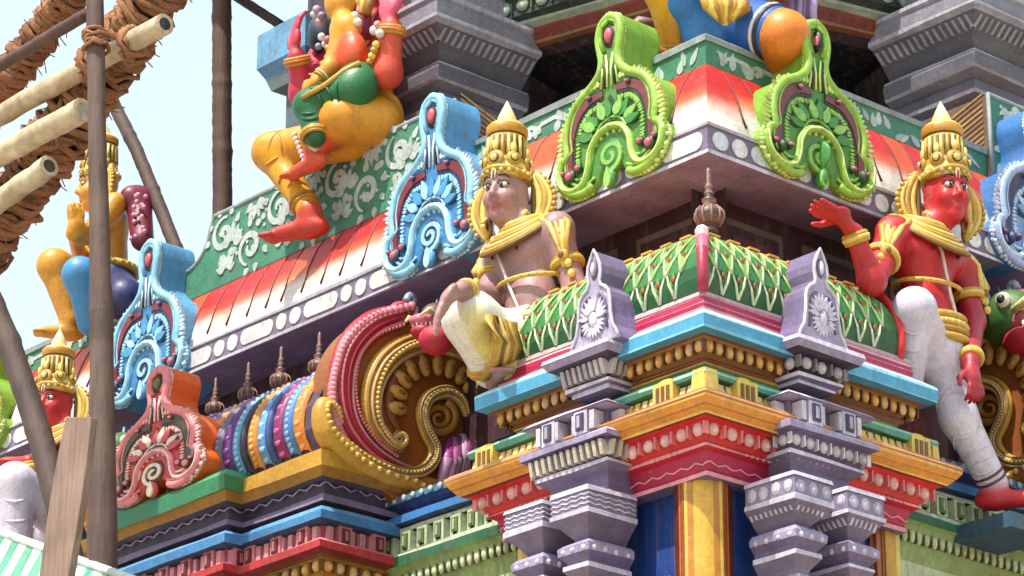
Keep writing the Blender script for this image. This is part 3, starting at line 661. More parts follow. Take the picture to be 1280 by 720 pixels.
def kudu(org, right, w, h, P, label, group, d0=-.16, rnd=1, flip=1):
    org = Vector(org); sx, sz = w / .56, h / .74
    fm = (lambda u, v, d: (org.x + d, org.y + u * sx * flip, org.z + v * sz)) if right else (lambda u, v, d: (org.x + u * sx * flip, org.y - d, org.z + v * sz))
    fl_ = lambda dd: (lambda u, v, d: fm(u, v, d + dd))
    R = random.Random(rnd); root = thing('arch_ornament', org, label, 'ornament', group)
    half = spline([(.0, .05), (.045, .075), (.075, .03), (.13, -.005), (.2, .0), (.26, .045), (.285, .11), (.27, .165), (.242, .185), (.25, .26), (.232, .34), (.185, .405), (.112, .45), (.06, .495), (.045, .55), (.055, .605), (.062, .66), (.045, .718), (.0, .745)], 4)
    out = half + [(-u, v) for u, v in half[::-1][1:-1]]
    mb = MB(); slab(mb, out, fm, d0, .045, P['body'], P['side']); body = mb.build('body', PG, root, bevel=.014)
    # a smaller inset back so that the flank is stepped
    mb = MB()
    for s in (-1, 1):
        rim = [(s * u, v) for u, v in half[10:]]
        tube(mb, [fm(u * .93, .74 * .5 + (v - .37) * .955, .047) for u, v in rim], .0175 * (sx + sz) / 2, P['rim'], n=7)
        for i in range(0, len(rim) - 2, 1):
            u, v = rim[i]; ell(mb, fm(u * .99, .37 + (v - .37) * .985, .035 + R.uniform(-.004, .004)), (.011 * sx, 0, 0), (0, .011, 0), (0, 0, .011 * sz), mixc(P['bead'], P['rim'], R.random() * .6), 6, 4)
        tube(mb, [fm(u * .855, .37 + (v - .37) * .9, .046) for u, v in rim], .0055, P['dk'], n=5)
        tube(mb, [fm(u * .82, .37 + (v - .37) * .87, .047) for u, v in rim[:-9]], .008, P['rim'], n=6)
        inner = spline([(s * .272, .15), (s * .255, .075), (s * .2, .035), (s * .14, .045), (s * .112, .1), (s * .1, .17), (s * .06, .225), (0, .245)], 4)
        tube(mb, [fm(u, v, .05) for u, v in inner], .0165 * (sx + sz) / 2, P['rim'], n=7); tube(mb, [fm(u, v + .001, .064) for u, v in inner], .005, P['bead'], n=5); tube(mb, [fm(u * .9, v + .026, .047) for u, v in inner], .006, P['dk'], n=5); tube(mb, [fm(u * .84, v + .042, .047) for u, v in inner], .007, P['in2'], n=5)
        for i in range(1, len(inner), 2): 
            u, v = inner[i]; ell(mb, fm(u * 1.06, v - .02, .045), (.009, 0, 0), (0, .009, 0), (0, 0, .009), P['bead'], 6, 4)
    mb.build('rim', PG, body)
    mb = MB()
    for s in (-1, 1):
        ch = spline([(s * .205, .1), (s * .213, .16), (s * .208, .25), (s * .18, .33), (s * .12, .385), (s * .035, .4)], 5)
        ribbon(mb, fl_(.045), ch, [.022 + .012 * math.sin(PI * i / (len(ch) - 1)) for i in range(len(ch))], P['dk'], .004)
        ribbon(mb, fl_(.049), ch, [.012 + .008 * math.sin(PI * i / (len(ch) - 1)) for i in range(len(ch))], P['ch'], .004)
        for i in range(2, len(ch) - 1):
            (u0, v0), (u1, v1) = ch[i - 1][:2], ch[i + 1][:2]; tt = math.atan2(v1 - v0, u1 - u0); nx, nz = (math.sin(tt) * s, -math.cos(tt) * s); sg = 1 if nx * ch[i][0] + nz * (ch[i][1] - .2) > 0 else -1
            aa = math.atan2(nz * sg, nx * sg); leaf(mb, fl_(.045), ch[i][0] + math.cos(aa) * .036, ch[i][1] + math.sin(aa) * .036, aa + R.uniform(-.2, .2), .034 * R.uniform(.8, 1.2), .0075, mixc(P['bead'], P['rim'], R.random() * .6), .009)
            aa += PI; leaf(mb, fl_(.045), ch[i][0] + math.cos(aa) * .034, ch[i][1] + math.sin(aa) * .034, aa + R.uniform(-.2, .2), .026, .006, mixc(P['in2'], P['rim'], R.random() * .6), .007)
        for (u, v, r) in ((.205, .1, .03), (.16, .12, .02), (.1, .4, .012), (.235, .12, .014)):
            ell(mb, fm(s * u, v, .055), (r * sx, 0, 0), (0, .014, 0), (0, 0, r * sz), P['dk'], 8, 5); ell(mb, fm(s * u, v, .064), (r * .6 * sx, 0, 0), (0, .012, 0), (0, 0, r * .6 * sz), P['curl'], 8, 5)
        for q in range(3): tube(mb, [fm(s * (.012 + q * .016), .42 + .0, .05), fm(s * (.01 + q * .012), .49, .052), fm(s * (.018 + q * .014), .56, .05)], .0055, P['bead'] if q != 1 else P['dk'], n=5)
        tube(mb, [fm(s * .028, .58, .05), fm(s * .046, .63, .05), fm(s * .04, .69, .05), fm(0, .715, .05)], .012, P['rim'], n=6)
    mb.build('arch_channel', PG, body)
    mb = MB()
    fan = [(-.11 + .22 * i / 8) for i in range(9)]
    for i in range(9):
        t = PI * (.06 + .88 * i / 8); leaf(mb, fl_(.045), .085 * math.cos(t), .225 + .06 * math.sin(t), t, .1, .026, P['dk'], .005); t += R.uniform(-.08, .08); leaf(mb, fl_(.045), .085 * math.cos(t), .225 + .06 * math.sin(t), t, .085 * R.uniform(.85, 1.12), .02 * R.uniform(.85, 1.15), mixc(P['in2'] if i % 2 else P['in1'], P['body'], R.random() * .3), .013)
    ribbon(mb, fl_(.045), spiral(0, .12, .065, .008, -PI / 2 + R.uniform(-.5, .5), R.uniform(1.3, 1.8) * R.choice([-1, 1])), .009, P['in2'], .012); 
    ell(mb, fm(0, .125, .045), (.06 * sx, 0, 0), (0, .01, 0), (0, 0, .07 * sz), P['dk'] if P is not GRN_P else P['in1'], 12, 5)
    ell(mb, fm(0, .025, .05), (.03 * sx, 0, 0), (0, .02, 0), (0, 0, .045 * sz), P['in1'], 8, 5); leaf(mb, fl_(.065), 0, -.02, PI / 2, .09, .018, P['in2'], .006)
    mb.build('petal_fan', PG, body)
    mb = MB(); ell(mb, fm(0, .64, .045), (.034 * sx, 0, 0), (0, .012, 0), (0, 0, .052 * sz), BLACK, 14, 6); ell(mb, fm(0, .64, .054), (.02 * sx, 0, 0), (0, .014, 0), (0, 0, .034 * sz), P['md'], 12, 6)
    mb.build('medallion', PG, body); return root
gk = 'arch ornaments on the cornice'
def LZ(a, o, z): return Vector((-a, -o, z + ZL))
def RZ(b, o, z): return Vector((o, b, z + ZL))
kudu(LZ(.49, -.02, .022), 0, .6, .715, GRN_P, 'green arch ornament between the brown statue and the white cornice corner', gk, rnd=2)
kudu(RZ(.57, -.02, .022), 1, .6, .69, GRN_P, 'green arch ornament just left of the red statue with the raised hand', gk, rnd=3)
kudu(LZ(1.54, -.015, .008), 0, .6, .75, BLU_P, 'blue arch ornament in front of the raised floral parapet, beside the brown statue', gk, rnd=4)
kudu(LZ(3.52, -.015, -.03), 0, .6, .75, BLU_P, 'blue arch ornament beside the tall bamboo pole below the praying statue', gk, rnd=5)
kudu(RZ(1.88, -.015, -.0), 1, .62, .74, LBL_P, 'pale lilac blue arch ornament on the right edge beyond the red statue', gk, rnd=6)
kudu(Lp(-30, 574, .0), 0, .55, .6, GRN_P, 'green arch ornament at the far left behind the dark leaning pole', gk, rnd=8)
# ------------------------------------------------------------------ finials
def finial(p, s, label, group):
    r = thing('pot_finial', p, label, 'finial', group); c1, c2, c3 = H('462a26'), H('6e463e'), H('9a7262'); mb = MB()
    lathe(mb, p, [(.0, 0, c1), (.035 * s, 0, c1), (.04 * s, .015 * s, c2), (.025 * s, .03 * s, c1), (.045 * s, .045 * s, c2), (.062 * s, .075 * s, c1), (.06 * s, .1 * s, c2), (.04 * s, .125 * s, c1), (.02 * s, .14 * s, c3), (.032 * s, .15 * s, c2), (.032 * s, .16 * s, c1), (.016 * s, .17 * s, c1), (.024 * s, .185 * s, c3), (.014 * s, .2 * s, c2), (.02 * s, .215 * s, c3), (.012 * s, .23 * s, c2), (.012 * s, .29 * s, c3), (0, .31 * s, c3)], 14)
    pot = mb.build('pot', PG, r); mb = MB()
    for i in range(10): 
        t = 2 * PI * i / 10; tube(mb, [Vector(p) + Vector((math.cos(t) * rr * s, math.sin(t) * rr * s, zz * s)) for rr, zz in ((.046, .045), (.063, .075), (.061, .1), (.041, .124))], .0055 * s, c3, n=5)
    mb.build('rib', PG, pot)
finial(LZ(-.03, .03, -.345), .86, 'dark brown pot finial on the crest of the green scaled roof', None)
names = ['dark finial on the striped roof nearest the big red and gold scroll', 'dark finial second from the red and gold scroll', 'dark finial in the middle of the row on the striped roof', 'dark finial second from the orange arch ornament', 'dark finial right behind the orange arch ornament']
for i, (px, py) in enumerate([(398, 476), (350, 493), (309, 509), (268, 526), (236, 541)]): finial(Lp(px, py, .04), [.7, .7, .66, .64, .6][i], names[i], 'finials on the striped shrine roof')
# ------------------------------------------------------------------ vaulted shrines on the side bays
def vault_shrine(mr):
    global MIR; MIR = bool(mr)
    root = thing('vaulted_shrine', LZ(2.6, .1, -2.2), 'barrel roofed shrine with bright ribs, a golden ledge and a red and gold scrolled end' if not mr else 'shrine cut off by the right edge with a brown and gold scrolled end', 'shrine')
    base = [(-3.5, .3), (-3.5, -.36), (-3.03, -.36), (-3.03, -.44), (-2.28, -.44), (-2.28, -.36), (-1.77, -.36), (-1.77, .3)]
    Y1, Y2 = H('c8952c'), H('a8741e')
    mb = MB(); sweep(mb, base, [(q_[0], q_[1] + (.035 if -1.5 < q_[1] < -.95 else 0), q_[2]) for q_ in [(-.1, -.79, Y1), (.02, -.795, H('d8a838')), (.09, -.825, Y1), (.09, -.885, Y2), (.065, -.92, H('4a3e56')), (.05, -.925, H('544862')), (.01, -.965, H('544862')), (0, -1.005, H('6a5c78')), (.03, -1.015, H('7d6e8a')), (.035, -1.04, H('4a4058')), (.01, -1.045, H('2a2434')), (.01, -1.06, H('2f4a78')), (.05, -1.07, H('5a9ccc')), (.07, -1.09, H('3f7fb4')), (.07, -1.125, H('2a4a70')), (.02, -1.135, H('b04a58')), (.015, -1.2, H('c8606a')), (.06, -1.205, H('d87880')), (.075, -1.215, H('c02c30')), (.075, -1.245, H('8a2430')), (.035, -1.255, H('8a5a1c')), (.02, -1.26, H('b07a24')), (-.02, -1.34, GOLD), (-.05, -1.36, MAROON), (-.05, -1.9, MAROON), (.1, -2.0, H('7a5a5a')), (.1, -2.6, H('7a5a5a'))]])
    b = mb.build('moulded_base', PS, root, bevel=.004)
    mb = MB(); wave(mb, base, .028, -.935, .008, .075, .004, H('a89cb4')); niches(mb, base, .01, -1.135, .16, .032, .035, .04, H('e08a90'), H('6a2430')); dentil(mb, base, .018, -1.137, .052, .013, .02, .032, H('e8a0a4')); beads(mb, base, .022, -1.26, .062, .021, .02, .024, H('e0a848'), H('7a4a14')); mb.build('base_relief', PS, b)
    gb = [(-3.04, -.3), (-3.04, -.45), (-2.27, -.45), (-2.27, -.3)]
    mb = MB(); sweep(mb, gb, [(-.1, -.79, H('3f9a6a')), (.06, -.792, H('3f9a6a')), (.095, -.826, H('2a7a4e')), (.092, -.89, H('1f5a3c'))]); mb.build('green_ledge', PG, b)
    pr = [(.40, -.80), (.44, -.72), (.435, -.62), (.385, -.52), (.29, -.435), (.18, -.385), (.05, -.36), (-.12, -.35)]
    mb = MB(); n = len(pr); A = [3.55, 1.74]
    vs = [LZ(a, o, z) for a in A for o, z in pr]; mb.add(vs, [[i, i + 1, n + i + 1, n + i] for i in range(n - 1)], H('4a3f58')); mb.add([LZ(1.74, o, z) for o, z in pr] + [LZ(1.74, -.12, -.8)], [list(range(n + 1))], H('3a2028')); mb.add([LZ(3.55, o, z) for o, z in pr] + [LZ(3.55, -.12, -.8)], [list(range(n + 1))], H('3a2028'))
    v = mb.build('barrel_roof', PS, root)
    pal = [(H('e8862a'), H('f0b060')), (H('3f78b8'), H('9cc4e8')), (H('8a1f60'), H('e060a0')), (H('2f4a8a'), H('6a9cd0')), (H('5a94cc'), H('b0d4ee')), (H('d8862a'), H('e8b860')), (H('2a2a40'), H('3a3a50')), (H('5a9cca'), H('a8d8f0')), (H('5a2470'), H('8a4aa0')), (H('6a6278'), H('8d86a0'))]
    k = 0; a = 1.83; ps = spline(pr, 4)
    while a < 3.45:
        c, cb = pal[k % 10]; k += 1; w = .029 if k % 10 not in (4, 7) else .016
        mb = MB(); rows = [[LZ(a + dx, o + e * (1 if True else 0), z + e * .6) for (o, z) in ps] for dx, e in ((-w, .0), (-w * .8, .016), (0, .022), (w * .8, .016), (w, .0))]
        m = len(ps); mb.add([p for r in rows for p in r], [[i * m + j, i * m + j + 1, (i + 1) * m + j + 1, (i + 1) * m + j] for i in range(4) for j in range(m - 1)], c, True)
        if w > .02:
            for j in range(1, m, 2 if k % 2 else 1):
                o, z = ps[j]; ell(mb, LZ(a, o + .018, z + .01), (.015 if k % 2 == 0 else .021, 0, 0), (0, .006, 0), (0, 0, .014), mixc(cb, c, random.uniform(0, .5)), 6, 4)
        mb.build('roof_rib', PG, v); a += w * 2 + .006
    mb = MB(); tube(mb, [LZ(a_, .16 + random.uniform(-.006, .006), -.368) for a_ in [1.75 + i * .09 for i in range(20)]], [.016 + .006 * (i % 2) for i in range(20)], H('8a8a80'), n=6); mb.build('ridge', PS, v)
    # scrolled end facing the corner
    P = lambda x, y, lift=0: Mp(x, y, 1.70) + Vector((lift, 0, 0))
    out = spline([(448, 590), (425, 548), (412, 505), (416, 458), (436, 420), (470, 394), (505, 386), (545, 397), (580, 425), (602, 460), (608, 495), (600, 530), (585, 560), (560, 615), (545, 640), (500, 628)], 4)
    mb = MB(); n = len(out); f = [P(x, y) for x, y in out]; bk = [p - Vector((.12, 0, 0)) for p in f]
    BR = H('93521f'); mb.add(f + bk, [list(range(n)), list(range(n, 2 * n))[::-1]] + [[i, (i + 1) % n, n + (i + 1) % n, n + i] for i in range(n)], BR)
    sc = mb.build('scroll_end', PG, root, bevel=.006)
    def T(name, pts, r, col, lift, beadcol=None, br=.011, sp=2, boff=0, n=8, flat=None):
        mb = MB(); pp = spline(pts, 6); m = len(pp); rr = [r[0] + (r[1] - r[0]) * i / (m - 1) if isinstance(r, tuple) else r for i in range(m)]
        if isinstance(r, list): rr = [np.interp(i / (m - 1), np.linspace(0, 1, len(r)), r) for i in range(m)]
        k0 = len(mb.v); tube(mb, [P(x, y, lift) for x, y in pp], rr, col, n=n)
        if flat:
            x0 = P(0, 0, lift).x
            for j in range(k0, len(mb.v)): q_ = mb.v[j]; mb.v[j] = (x0 + (q_[0] - x0) * flat, q_[1], q_[2])
            for off, cc in ((.62, mixc(col, WHITE, .35)), (-.62, mixc(col, BROWN, .5)), (.2, mixc(col, BROWN, .3)), (-.25, mixc(col, WHITE, .2))):
                pts3 = []
                for i in range(m):
                    a_ = P(*pp[max(0, i - 1)], lift); b_ = P(*pp[min(m - 1, i + 1)], lift); d_ = (b_ - a_); d_.x = 0; d_.normalize(); nn_ = Vector((0, -d_.z, d_.y)); pts3.append(P(*pp[i], lift) + nn_ * off * rr[i] + Vector((rr[i] * flat * math.sqrt(max(0, 1 - off * off)) * .98, 0, 0)))
                tube(mb, pts3, [.007 * min(1, r_ / .03) for r_ in rr], cc, n=5)
        if beadcol:
            for i in range(0, m, sp): 
                p = P(pp[i][0], pp[i][1], lift + rr[i] * .95); ell(mb, p + Vector((0, boff, 0)), (br, 0, 0), (0, br * 1.2, 0), (0, 0, br), mixc(beadcol, col, random.random() * .4), 6, 4)
        return mb.build(name, PG, sc)
    if not mr: rc, rb = H('c01a34'), H('e8909a')
    else: rc, rb = H('8a3018'), H('c87a4a')
    T('outer_band', [(508, 392), (466, 407), (437, 438), (427, 482), (434, 526), (457, 560), (490, 582), (518, 590)], [.045, .06, .066, .068, .06, .05, .035, .02], rc, .0, None, flat=.4)
    mb = MB()
    for x, y in spline([(512, 384), (466, 397), (432, 426), (417, 465), (414, 505), (424, 543), (446, 575)], 7): ell(mb, P(x, y, .01), (.022, 0, 0), (0, .022, 0), (0, 0, .022), mixc(rb, rc, random.random() * .4), 6, 4)
    for x, y in spline([(500, 408), (466, 422), (446, 448), (440, 485), (447, 522), (467, 552), (492, 572)], 8): ell(mb, P(x, y, .022), (.01, 0, 0), (0, .008, 0), (0, 0, .008), mixc(rb, rc, .5), 6, 4)
    mb.build('band_bead', PG, sc)
    G1 = H('c8963a'); G2 = H('dcb868')
    T('gold_arc', [(604, 474), (588, 452), (562, 438), (530, 431), (501, 438), (476, 458), (462, 490), (463, 525), (478, 550), (494, 560), (502, 552), (497, 544), (490, 548)], [.024, .036, .044, .05, .053, .055, .052, .046, .038, .03, .024, .02, .014], G1, .012, G2, .009, 1, flat=.6)
    T('brown_arc', [(596, 490), (578, 462), (553, 450), (528, 448), (506, 458), (490, 480), (486, 510), (496, 535), (510, 552)], [.02, .03, .03, .03, .03, .03, .026, .02, .015], H('8a4a1c'), -.002)
    mb = MB(); pet = [(493, 512), (494, 492), (500, 476), (511, 464), (526, 458), (543, 457), (559, 462), (573, 471), (584, 484), (592, 499)]
    for x, y in pet: 
        c = P(x, y, .02); d = (P(545, 522) - P(x, y)); d.x = 0; d.normalize(); e = Vector((0, -d.z, d.y)); ell(mb, c, (.018, 0, 0), e * .03, d * .05, mixc(H('c89a4a'), G1, random.random() * .5)); ell(mb, c + Vector((.015, 0, 0)) + d * .006, (.01, 0, 0), e * .009, d * .02, H('8a4a1c'), 6, 4)
    mb.build('petal', PG, sc)
    T('inner_scroll', [(580, 522), (572, 503), (556, 492), (540, 494), (528, 503), (523, 520), (528, 541), (538, 562), (534, 580), (518, 592), (490, 590), (455, 574), (424, 548)], [.018, .028, .03, .03, .03, .03, .03, .03, .03, .027, .024, .018, .01], H('c89a3c'), .02, H('d8bc70'), .006, 1, flat=.7)
    mb = MB(); pts = [(546 + (22 - 18 * i / 30) * math.cos(-1.2 + i * .42), 524 + (22 - 18 * i / 30) * math.sin(-1.2 + i * .42)) for i in range(31)]
    tube(mb, [P(x, y, .014) for x, y in pts], [.02 - .011 * i / 30 for i in range(31)], H('a87428'), n=7); mb.build('spiral_eye', PG, sc)
    T('ledge_scroll', [(424, 528), (417, 513), (406, 507), (402, 517), (408, 540), (424, 560), (446, 578), (478, 594), (512, 604), (540, 622)], [.015, .03, .036, .04, .05, .05, .045, .04, .04, .035], H('d09a30') if not mr else H('9a6a24'), .0, H('e8c46a'), .012, 2)
    mb = MB(); rnd = random.Random(3)
    for i in range(9):
        t = i / 8; x0, y0 = 560 + 44 * t, 552 - 16 * t; x1, y1 = 546 + 54 * t, 606 - 6 * t + 6 * math.sin(i * 1.3); c = [H('a03a86'), H('c87ab0'), H('8a2a70'), H('d8b8d0')][i % 4]
        tube(mb, [P(x0, y0, .01), P((x0 + x1) / 2 - 2, (y0 + y1) / 2, .04), P(x1, y1, .03)], [.018, .03, .02], [c, mixc(c, H('e8d8e8'), .4), H('dccbe0')], n=6)
    mb.build('violet_drape', PG, sc)
    # crest curl and monster face on top of the scrolled end
    mb = MB(); gc = H('c8404e'); g2 = H('8a94a8')
    for (pts, r, c) in (([(486, 398), (493, 386), (503, 383), (509, 391), (504, 400), (497, 398)], .022, gc), ([(505, 392), (513, 384), (517, 374), (512, 370), (508, 377)], .018, g2), ([(512, 400), (519, 394), (519, 384)], .014, H('c8a0a8'))): tube(mb, [P(x, y, .0) for x, y in spline(pts, 5)], r, c, n=7)
    mb.build('crest_curl', PG, sc)
    for (a, o, z, lab, K) in ((1.66 if mr else 1.52, -.0, -.225, 'green monster face with a pink snout', 1.0 if mr else .62), ) + (((3.55, .1, -.3, 'small green monster face', .8),) if not mr else ()):
        c = LZ(a, o, z); mb = MB(); V_ = lambda p: Vector(p) * K; gcol = H('3f6a2c') if mr or a > 2 else H('6a3a40')
        ell(mb, c, (.1 * K, 0, 0), (0, .14 * K, 0), (0, 0, .11 * K), gcol, 14, 9); ell(mb, c + V_((0, -.13, -.05)), (.085 * K, 0, 0), (0, .1 * K, 0), (0, 0, .05 * K), H('d8708a'), 12, 8); ell(mb, c + V_((0, -.1, -.12)), (.09 * K, 0, 0), (0, .12 * K, 0), (0, 0, .055 * K), H('c01f38'), 12, 8)
        for s in (-1, 1):
            e = c + V_((s * .085, -.05, .035)); ell(mb, e, (.03 * K, 0, 0), (0, .034 * K, 0), (0, 0, .034 * K), H('e8dcc0'), 10, 7); ell(mb, e + V_((s * .02, -.005, 0)), (.016 * K, 0, 0), (0, .02 * K, 0), (0, 0, .02 * K), BLACK, 8, 6)
            tube(mb, [c + V_((s * .08, -.1, -.02)), c + V_((s * .1, -.17, .0)), c + V_((s * .07, -.22, -.05))], [.02 * K, .016 * K, .008 * K], H('e0d890'), n=7)
            for q in range(3): tube(mb, [c + V_((s * .07, .03 + .035 * q, .05)), c + V_((s * .1, .06 + .05 * q, .13)), c + V_((s * .08, .05 + .06 * q, .18))], [.02 * K, .015 * K, .006 * K], H('7f9cc0'), n=6)
            for q in range(4): ell(mb, c + V_((s * (.02 + .02 * q), -.2 + .02 * q, -.085)), (.008 * K, 0, 0), (0, .008 * K, 0), (0, 0, .016 * K), WHITE, 6, 4)
        mb.build('monster_face', PG, root, label=lab)
    MIR = False
vault_shrine(0); vault_shrine(1)
kudu(LZ(2.655, .5, -.80), 0, .64, .55, ORG_P, 'orange and pink arch ornament on the green ledge of the striped shrine', None, d0=-.12, rnd=9)
# ------------------------------------------------------------------ sculpted figures
class Fr:                                   # a figure's own axes: u along the wall, n out of it, z up
    def __init__(s, u, n): s.u = Vector(u); s.n = Vector(n); s.z = Vector((0, 0, 1))
    def at(s, o, u, n, z): return Vector(o) + s.u * u + s.n * n + s.z * z
    def ax(s, a, b, c): return (s.u * a, s.n * b, s.z * c)
FL = Fr((1, 0, 0), (0, -1, 0)); FR = Fr((0, 1, 0), (1, 0, 0))
_c, _s = math.cos(math.radians(20)), math.sin(math.radians(20))
FL.h = Fr((_c, _s, 0), (_s, -_c, 0)); FR.h = Fr((_s, _c, 0), (_c, -_s, 0))    # heads turned a little towards the corner
HU = .86
def head_prims(F, c, skin, s=1.0):
    A = lambda u, n, z: F.at(c, u * s * HU, n * s * .95, z * s); X = lambda a, b, d: F.ax(a * s * HU, b * s * .95, d * s); lip = mixc(skin, H('b01c34'), .75)
    P = [ep(A(0, -.012, .025), X(.088, .102, .105), skin), ep(A(0, .018, -.055), X(.07, .072, .072), skin, .04), ep(A(0, .06, -.108), X(.028, .024, .022), skin, .025),
         cap(A(0, .094, .012), A(0, .116, -.036), .008 * s, .013 * s, skin, .014), ep(A(.014, .1, -.042), X(.01, .012, .009), skin, .008), ep(A(-.014, .1, -.042), X(.01, .012, .009), skin, .008),
         ep(A(0, .088, -.071), X(.026, .012, .0075), lip, .004), ep(A(0, .085, -.084), X(.021, .013, .0085), lip, .004)]
    for q in (-1, 1):
        P += [ep(A(q * .042, .062, -.038), X(.032, .03, .03), skin, .02), cap(A(q * .018, .09, .034), A(q * .058, .074, .03), .012 * s, .009 * s, skin, .012), ep(A(q * .09, -.012, -.01), X(.012, .03, .05), skin, .01), cap(A(q * .093, -.012, -.05), A(q * .096, -.01, -.105), .012 * s, .009 * s, skin, .01)]
    return P
def face_parts(F, c, root, s=1.0, tilak=True):
    A = lambda u, n, z: F.at(c, u * s * HU, n * s * .955, z * s); X = lambda a, b, d: F.ax(a * s * HU, b * s, d * s * 1.12); mb = MB()
    for q in (-1, 1):
        ell(mb, A(q * .036, .083, .006), *X(.0225, .012, .011), H('e8e0d8'), 12, 8); ell(mb, A(q * .034, .0925, .006), *X(.0105, .004, .0095), BLACK, 10, 6); ell(mb, A(q * .031, .0965, .009), *X(.003, .002, .003), WHITE, 6, 4)
        tube(mb, [A(q * u, n, z) for u, n, z in ((.012, .09, .004), (.024, .095, .0165), (.04, .093, .0185), (.056, .082, .011), (.066, .072, .006))], [.0022, .0035, .0038, .003, .0016], BLACK, n=5)
        tube(mb, [A(q * u, n, z) for u, n, z in ((.012, .099, .032), (.03, .098, .046), (.05, .09, .045), (.068, .074, .03))], [.0022, .004, .0038, .0014], BLACK, n=5)
        tube(mb, [A(q * u, n, z) for u, n, z in ((.016, .09, -.002), (.036, .092, -.0075), (.056, .081, .0))], [.001, .002, .001], H('5a2a28'), n=4)
    mb.build('eye', PG, root)
    if tilak:
        mb = MB()
        for q in (-1, 1): tube(mb, [A(q * .006, .1, .03), A(q * .008, .101, .05), A(q * .011, .098, .075)], .0028, WHITE, n=5)
        tube(mb, [A(0, .103, .03), A(0, .104, .05), A(0, .1, .075)], .0028, H('c01f2a'), n=5); mb.build('forehead_mark', PG, root)
def crown(F, c, root, s=1.0, y=H('c49c3c'), yl=H('ead07a')):
    A = lambda u, n, z: F.at(c, u * s, n * s, (.045 + (z - .045) * 1.13 if z else 0) * s); mb = MB(); ax, ay = F.u * s * .8, F.n * s * .88; dk = H('58400f')
    pr = [(.098, .045, y), (.112, .05, yl), (.115, .062, y), (.112, .078, dk), (.106, .082, yl), (.104, .1, y), (.1, .12, dk), (.096, .125, y), (.09, .205, yl), (.088, .212, dk), (.094, .218, H('cf922e')), (.1, .232, H('c88a2c')), (.098, .25, yl), (.08, .262, y), (.06, .268, yl), (.05, .272, yl), (.045, .29, H('f0dca0')), (.032, .312, H('f4e8c0')), (.014, .34, H('f4e8c0')), (.0, .36, H('f4e8c0'))]
    lathe(mb, A(0, -.01, 0), [(r, (.045 + (z - .045) * 1.13) * s, k) for r, z, k in pr], 28, ax, ay); cr = mb.build('crown', PG, root); mb = MB()
    F0 = F
    for i in range(20):
        t = 2 * PI * i / 20; d = F.u * math.cos(t) * .8 + F.n * math.sin(t) * .88
        tube(mb, [A(0, -.01, .128) + d * .097 * s, A(0, -.01, .205) + d * .091 * s], .0075 * s, yl if i % 2 else y, n=5)
        tube(mb, [A(0, -.01, .128) + (F.u * math.cos(t + .157) * .8 + F.n * math.sin(t + .157) * .88) * .096 * s, A(0, -.01, .205) + (F.u * math.cos(t + .157) * .8 + F.n * math.sin(t + .157) * .88) * .09 * s], .0035 * s, dk, n=4)
        ell(mb, A(0, -.01, .064) + d * .116 * s, *F.ax(.012 * s, .012 * s, .012 * s), yl if i % 2 else H('e8b84a'), 6, 5)
    for t, sc in ((PI / 2, 1.25), (PI / 2 - .85, 1), (PI / 2 + .85, 1), (PI / 2 - 1.75, .9), (PI / 2 + 1.75, .9)):
        d = F.u * math.cos(t) * .8 + F.n * math.sin(t) * .88; e = F.u * -math.sin(t) + F.n * math.cos(t); b = A(0, -.01, .112) + d * .104 * s
        ell(mb, b, d * .016 * s, e * .03 * sc * s, F.z * .028 * sc * s, y, 12, 7); ell(mb, b + d * .012 * s, d * .01 * s, e * .018 * sc * s, F.z * .017 * sc * s, dk, 10, 6); ell(mb, b + d * .018 * s, d * .01 * s, e * .013 * sc * s, F.z * .013 * sc * s, yl, 8, 5)
        ell(mb, b + F.z * .045 * sc * s, d * .012 * s, e * .014 * s, F.z * .024 * s, yl, 8, 5)
    # front band arching above the brow
    tube(mb, [A(.09 * math.cos(t), -.01 + .102 * math.sin(t), .05 + .026 * math.sin(t)) for t in [PI * i / 14 for i in range(15)]], .012 * s, y, n=6)
    mb.build('crown_relief', PG, cr); return cr
def ear_fans(F, c, root, s=1.0):
    A = lambda u, n, z: F.at(c, u * s, n * s, z * s); mb = MB(); y, yl, dk = H('c49c3c'), H('e4c868'), H('7a5a1c')
    for q in (-1, 1):
        for k, (rr, col, w) in enumerate(((.0, dk, .013), (.025, yl, .015), (.05, y, .015), (.072, yl, .012))):
            tube(mb, [A(q * (.086 + (rr + .0) * math.sin(PI * t) + .012), -.05 + .012 * k * 0, .075 - .215 * t + rr * .25 * math.cos(PI * t)) for t in [i / 12 for i in range(13)]], w * s, col, n=6)
        for i in range(1, 12):
            t = i / 12; ell(mb, A(q * (.098 + .09 * math.sin(PI * t)), -.05, .075 - .215 * t + .02 * math.cos(PI * t)), *F.ax(.012 * s, .012 * s, .012 * s), y, 6, 5)
        th = [2 * PI * i / 14 for i in range(15)]; tube(mb, [A(q * .088, -.008 + .026 * math.cos(t), -.115 + .026 * math.sin(t)) for t in th], .011 * s, yl, n=6); ell(mb, A(q * .095, -.008, -.115), *F.ax(.01 * s, .016 * s, .016 * s), dk, 8, 6)
    mb.build('ear_ornament', PG, root)
def ring(mb, F, c, ru, rn, r, col, dz=0.0, side=0.0, n=28, bead=None, arc=(0, 2 * PI)):
    pts = [F.at(c, ru * math.cos(t), rn * math.sin(t), dz * math.sin(t) + side * math.cos(t)) for t in [arc[0] + (arc[1] - arc[0]) * i / n for i in range(n + 1)]]
    tube(mb, pts, r, col, n=6)
    if bead:
        for p in pts[::1]: ell(mb, p + (p - Vector(c)).normalized() * r * .6, *F.ax(r * .55, r * .55, r * .55), bead, 6, 4)
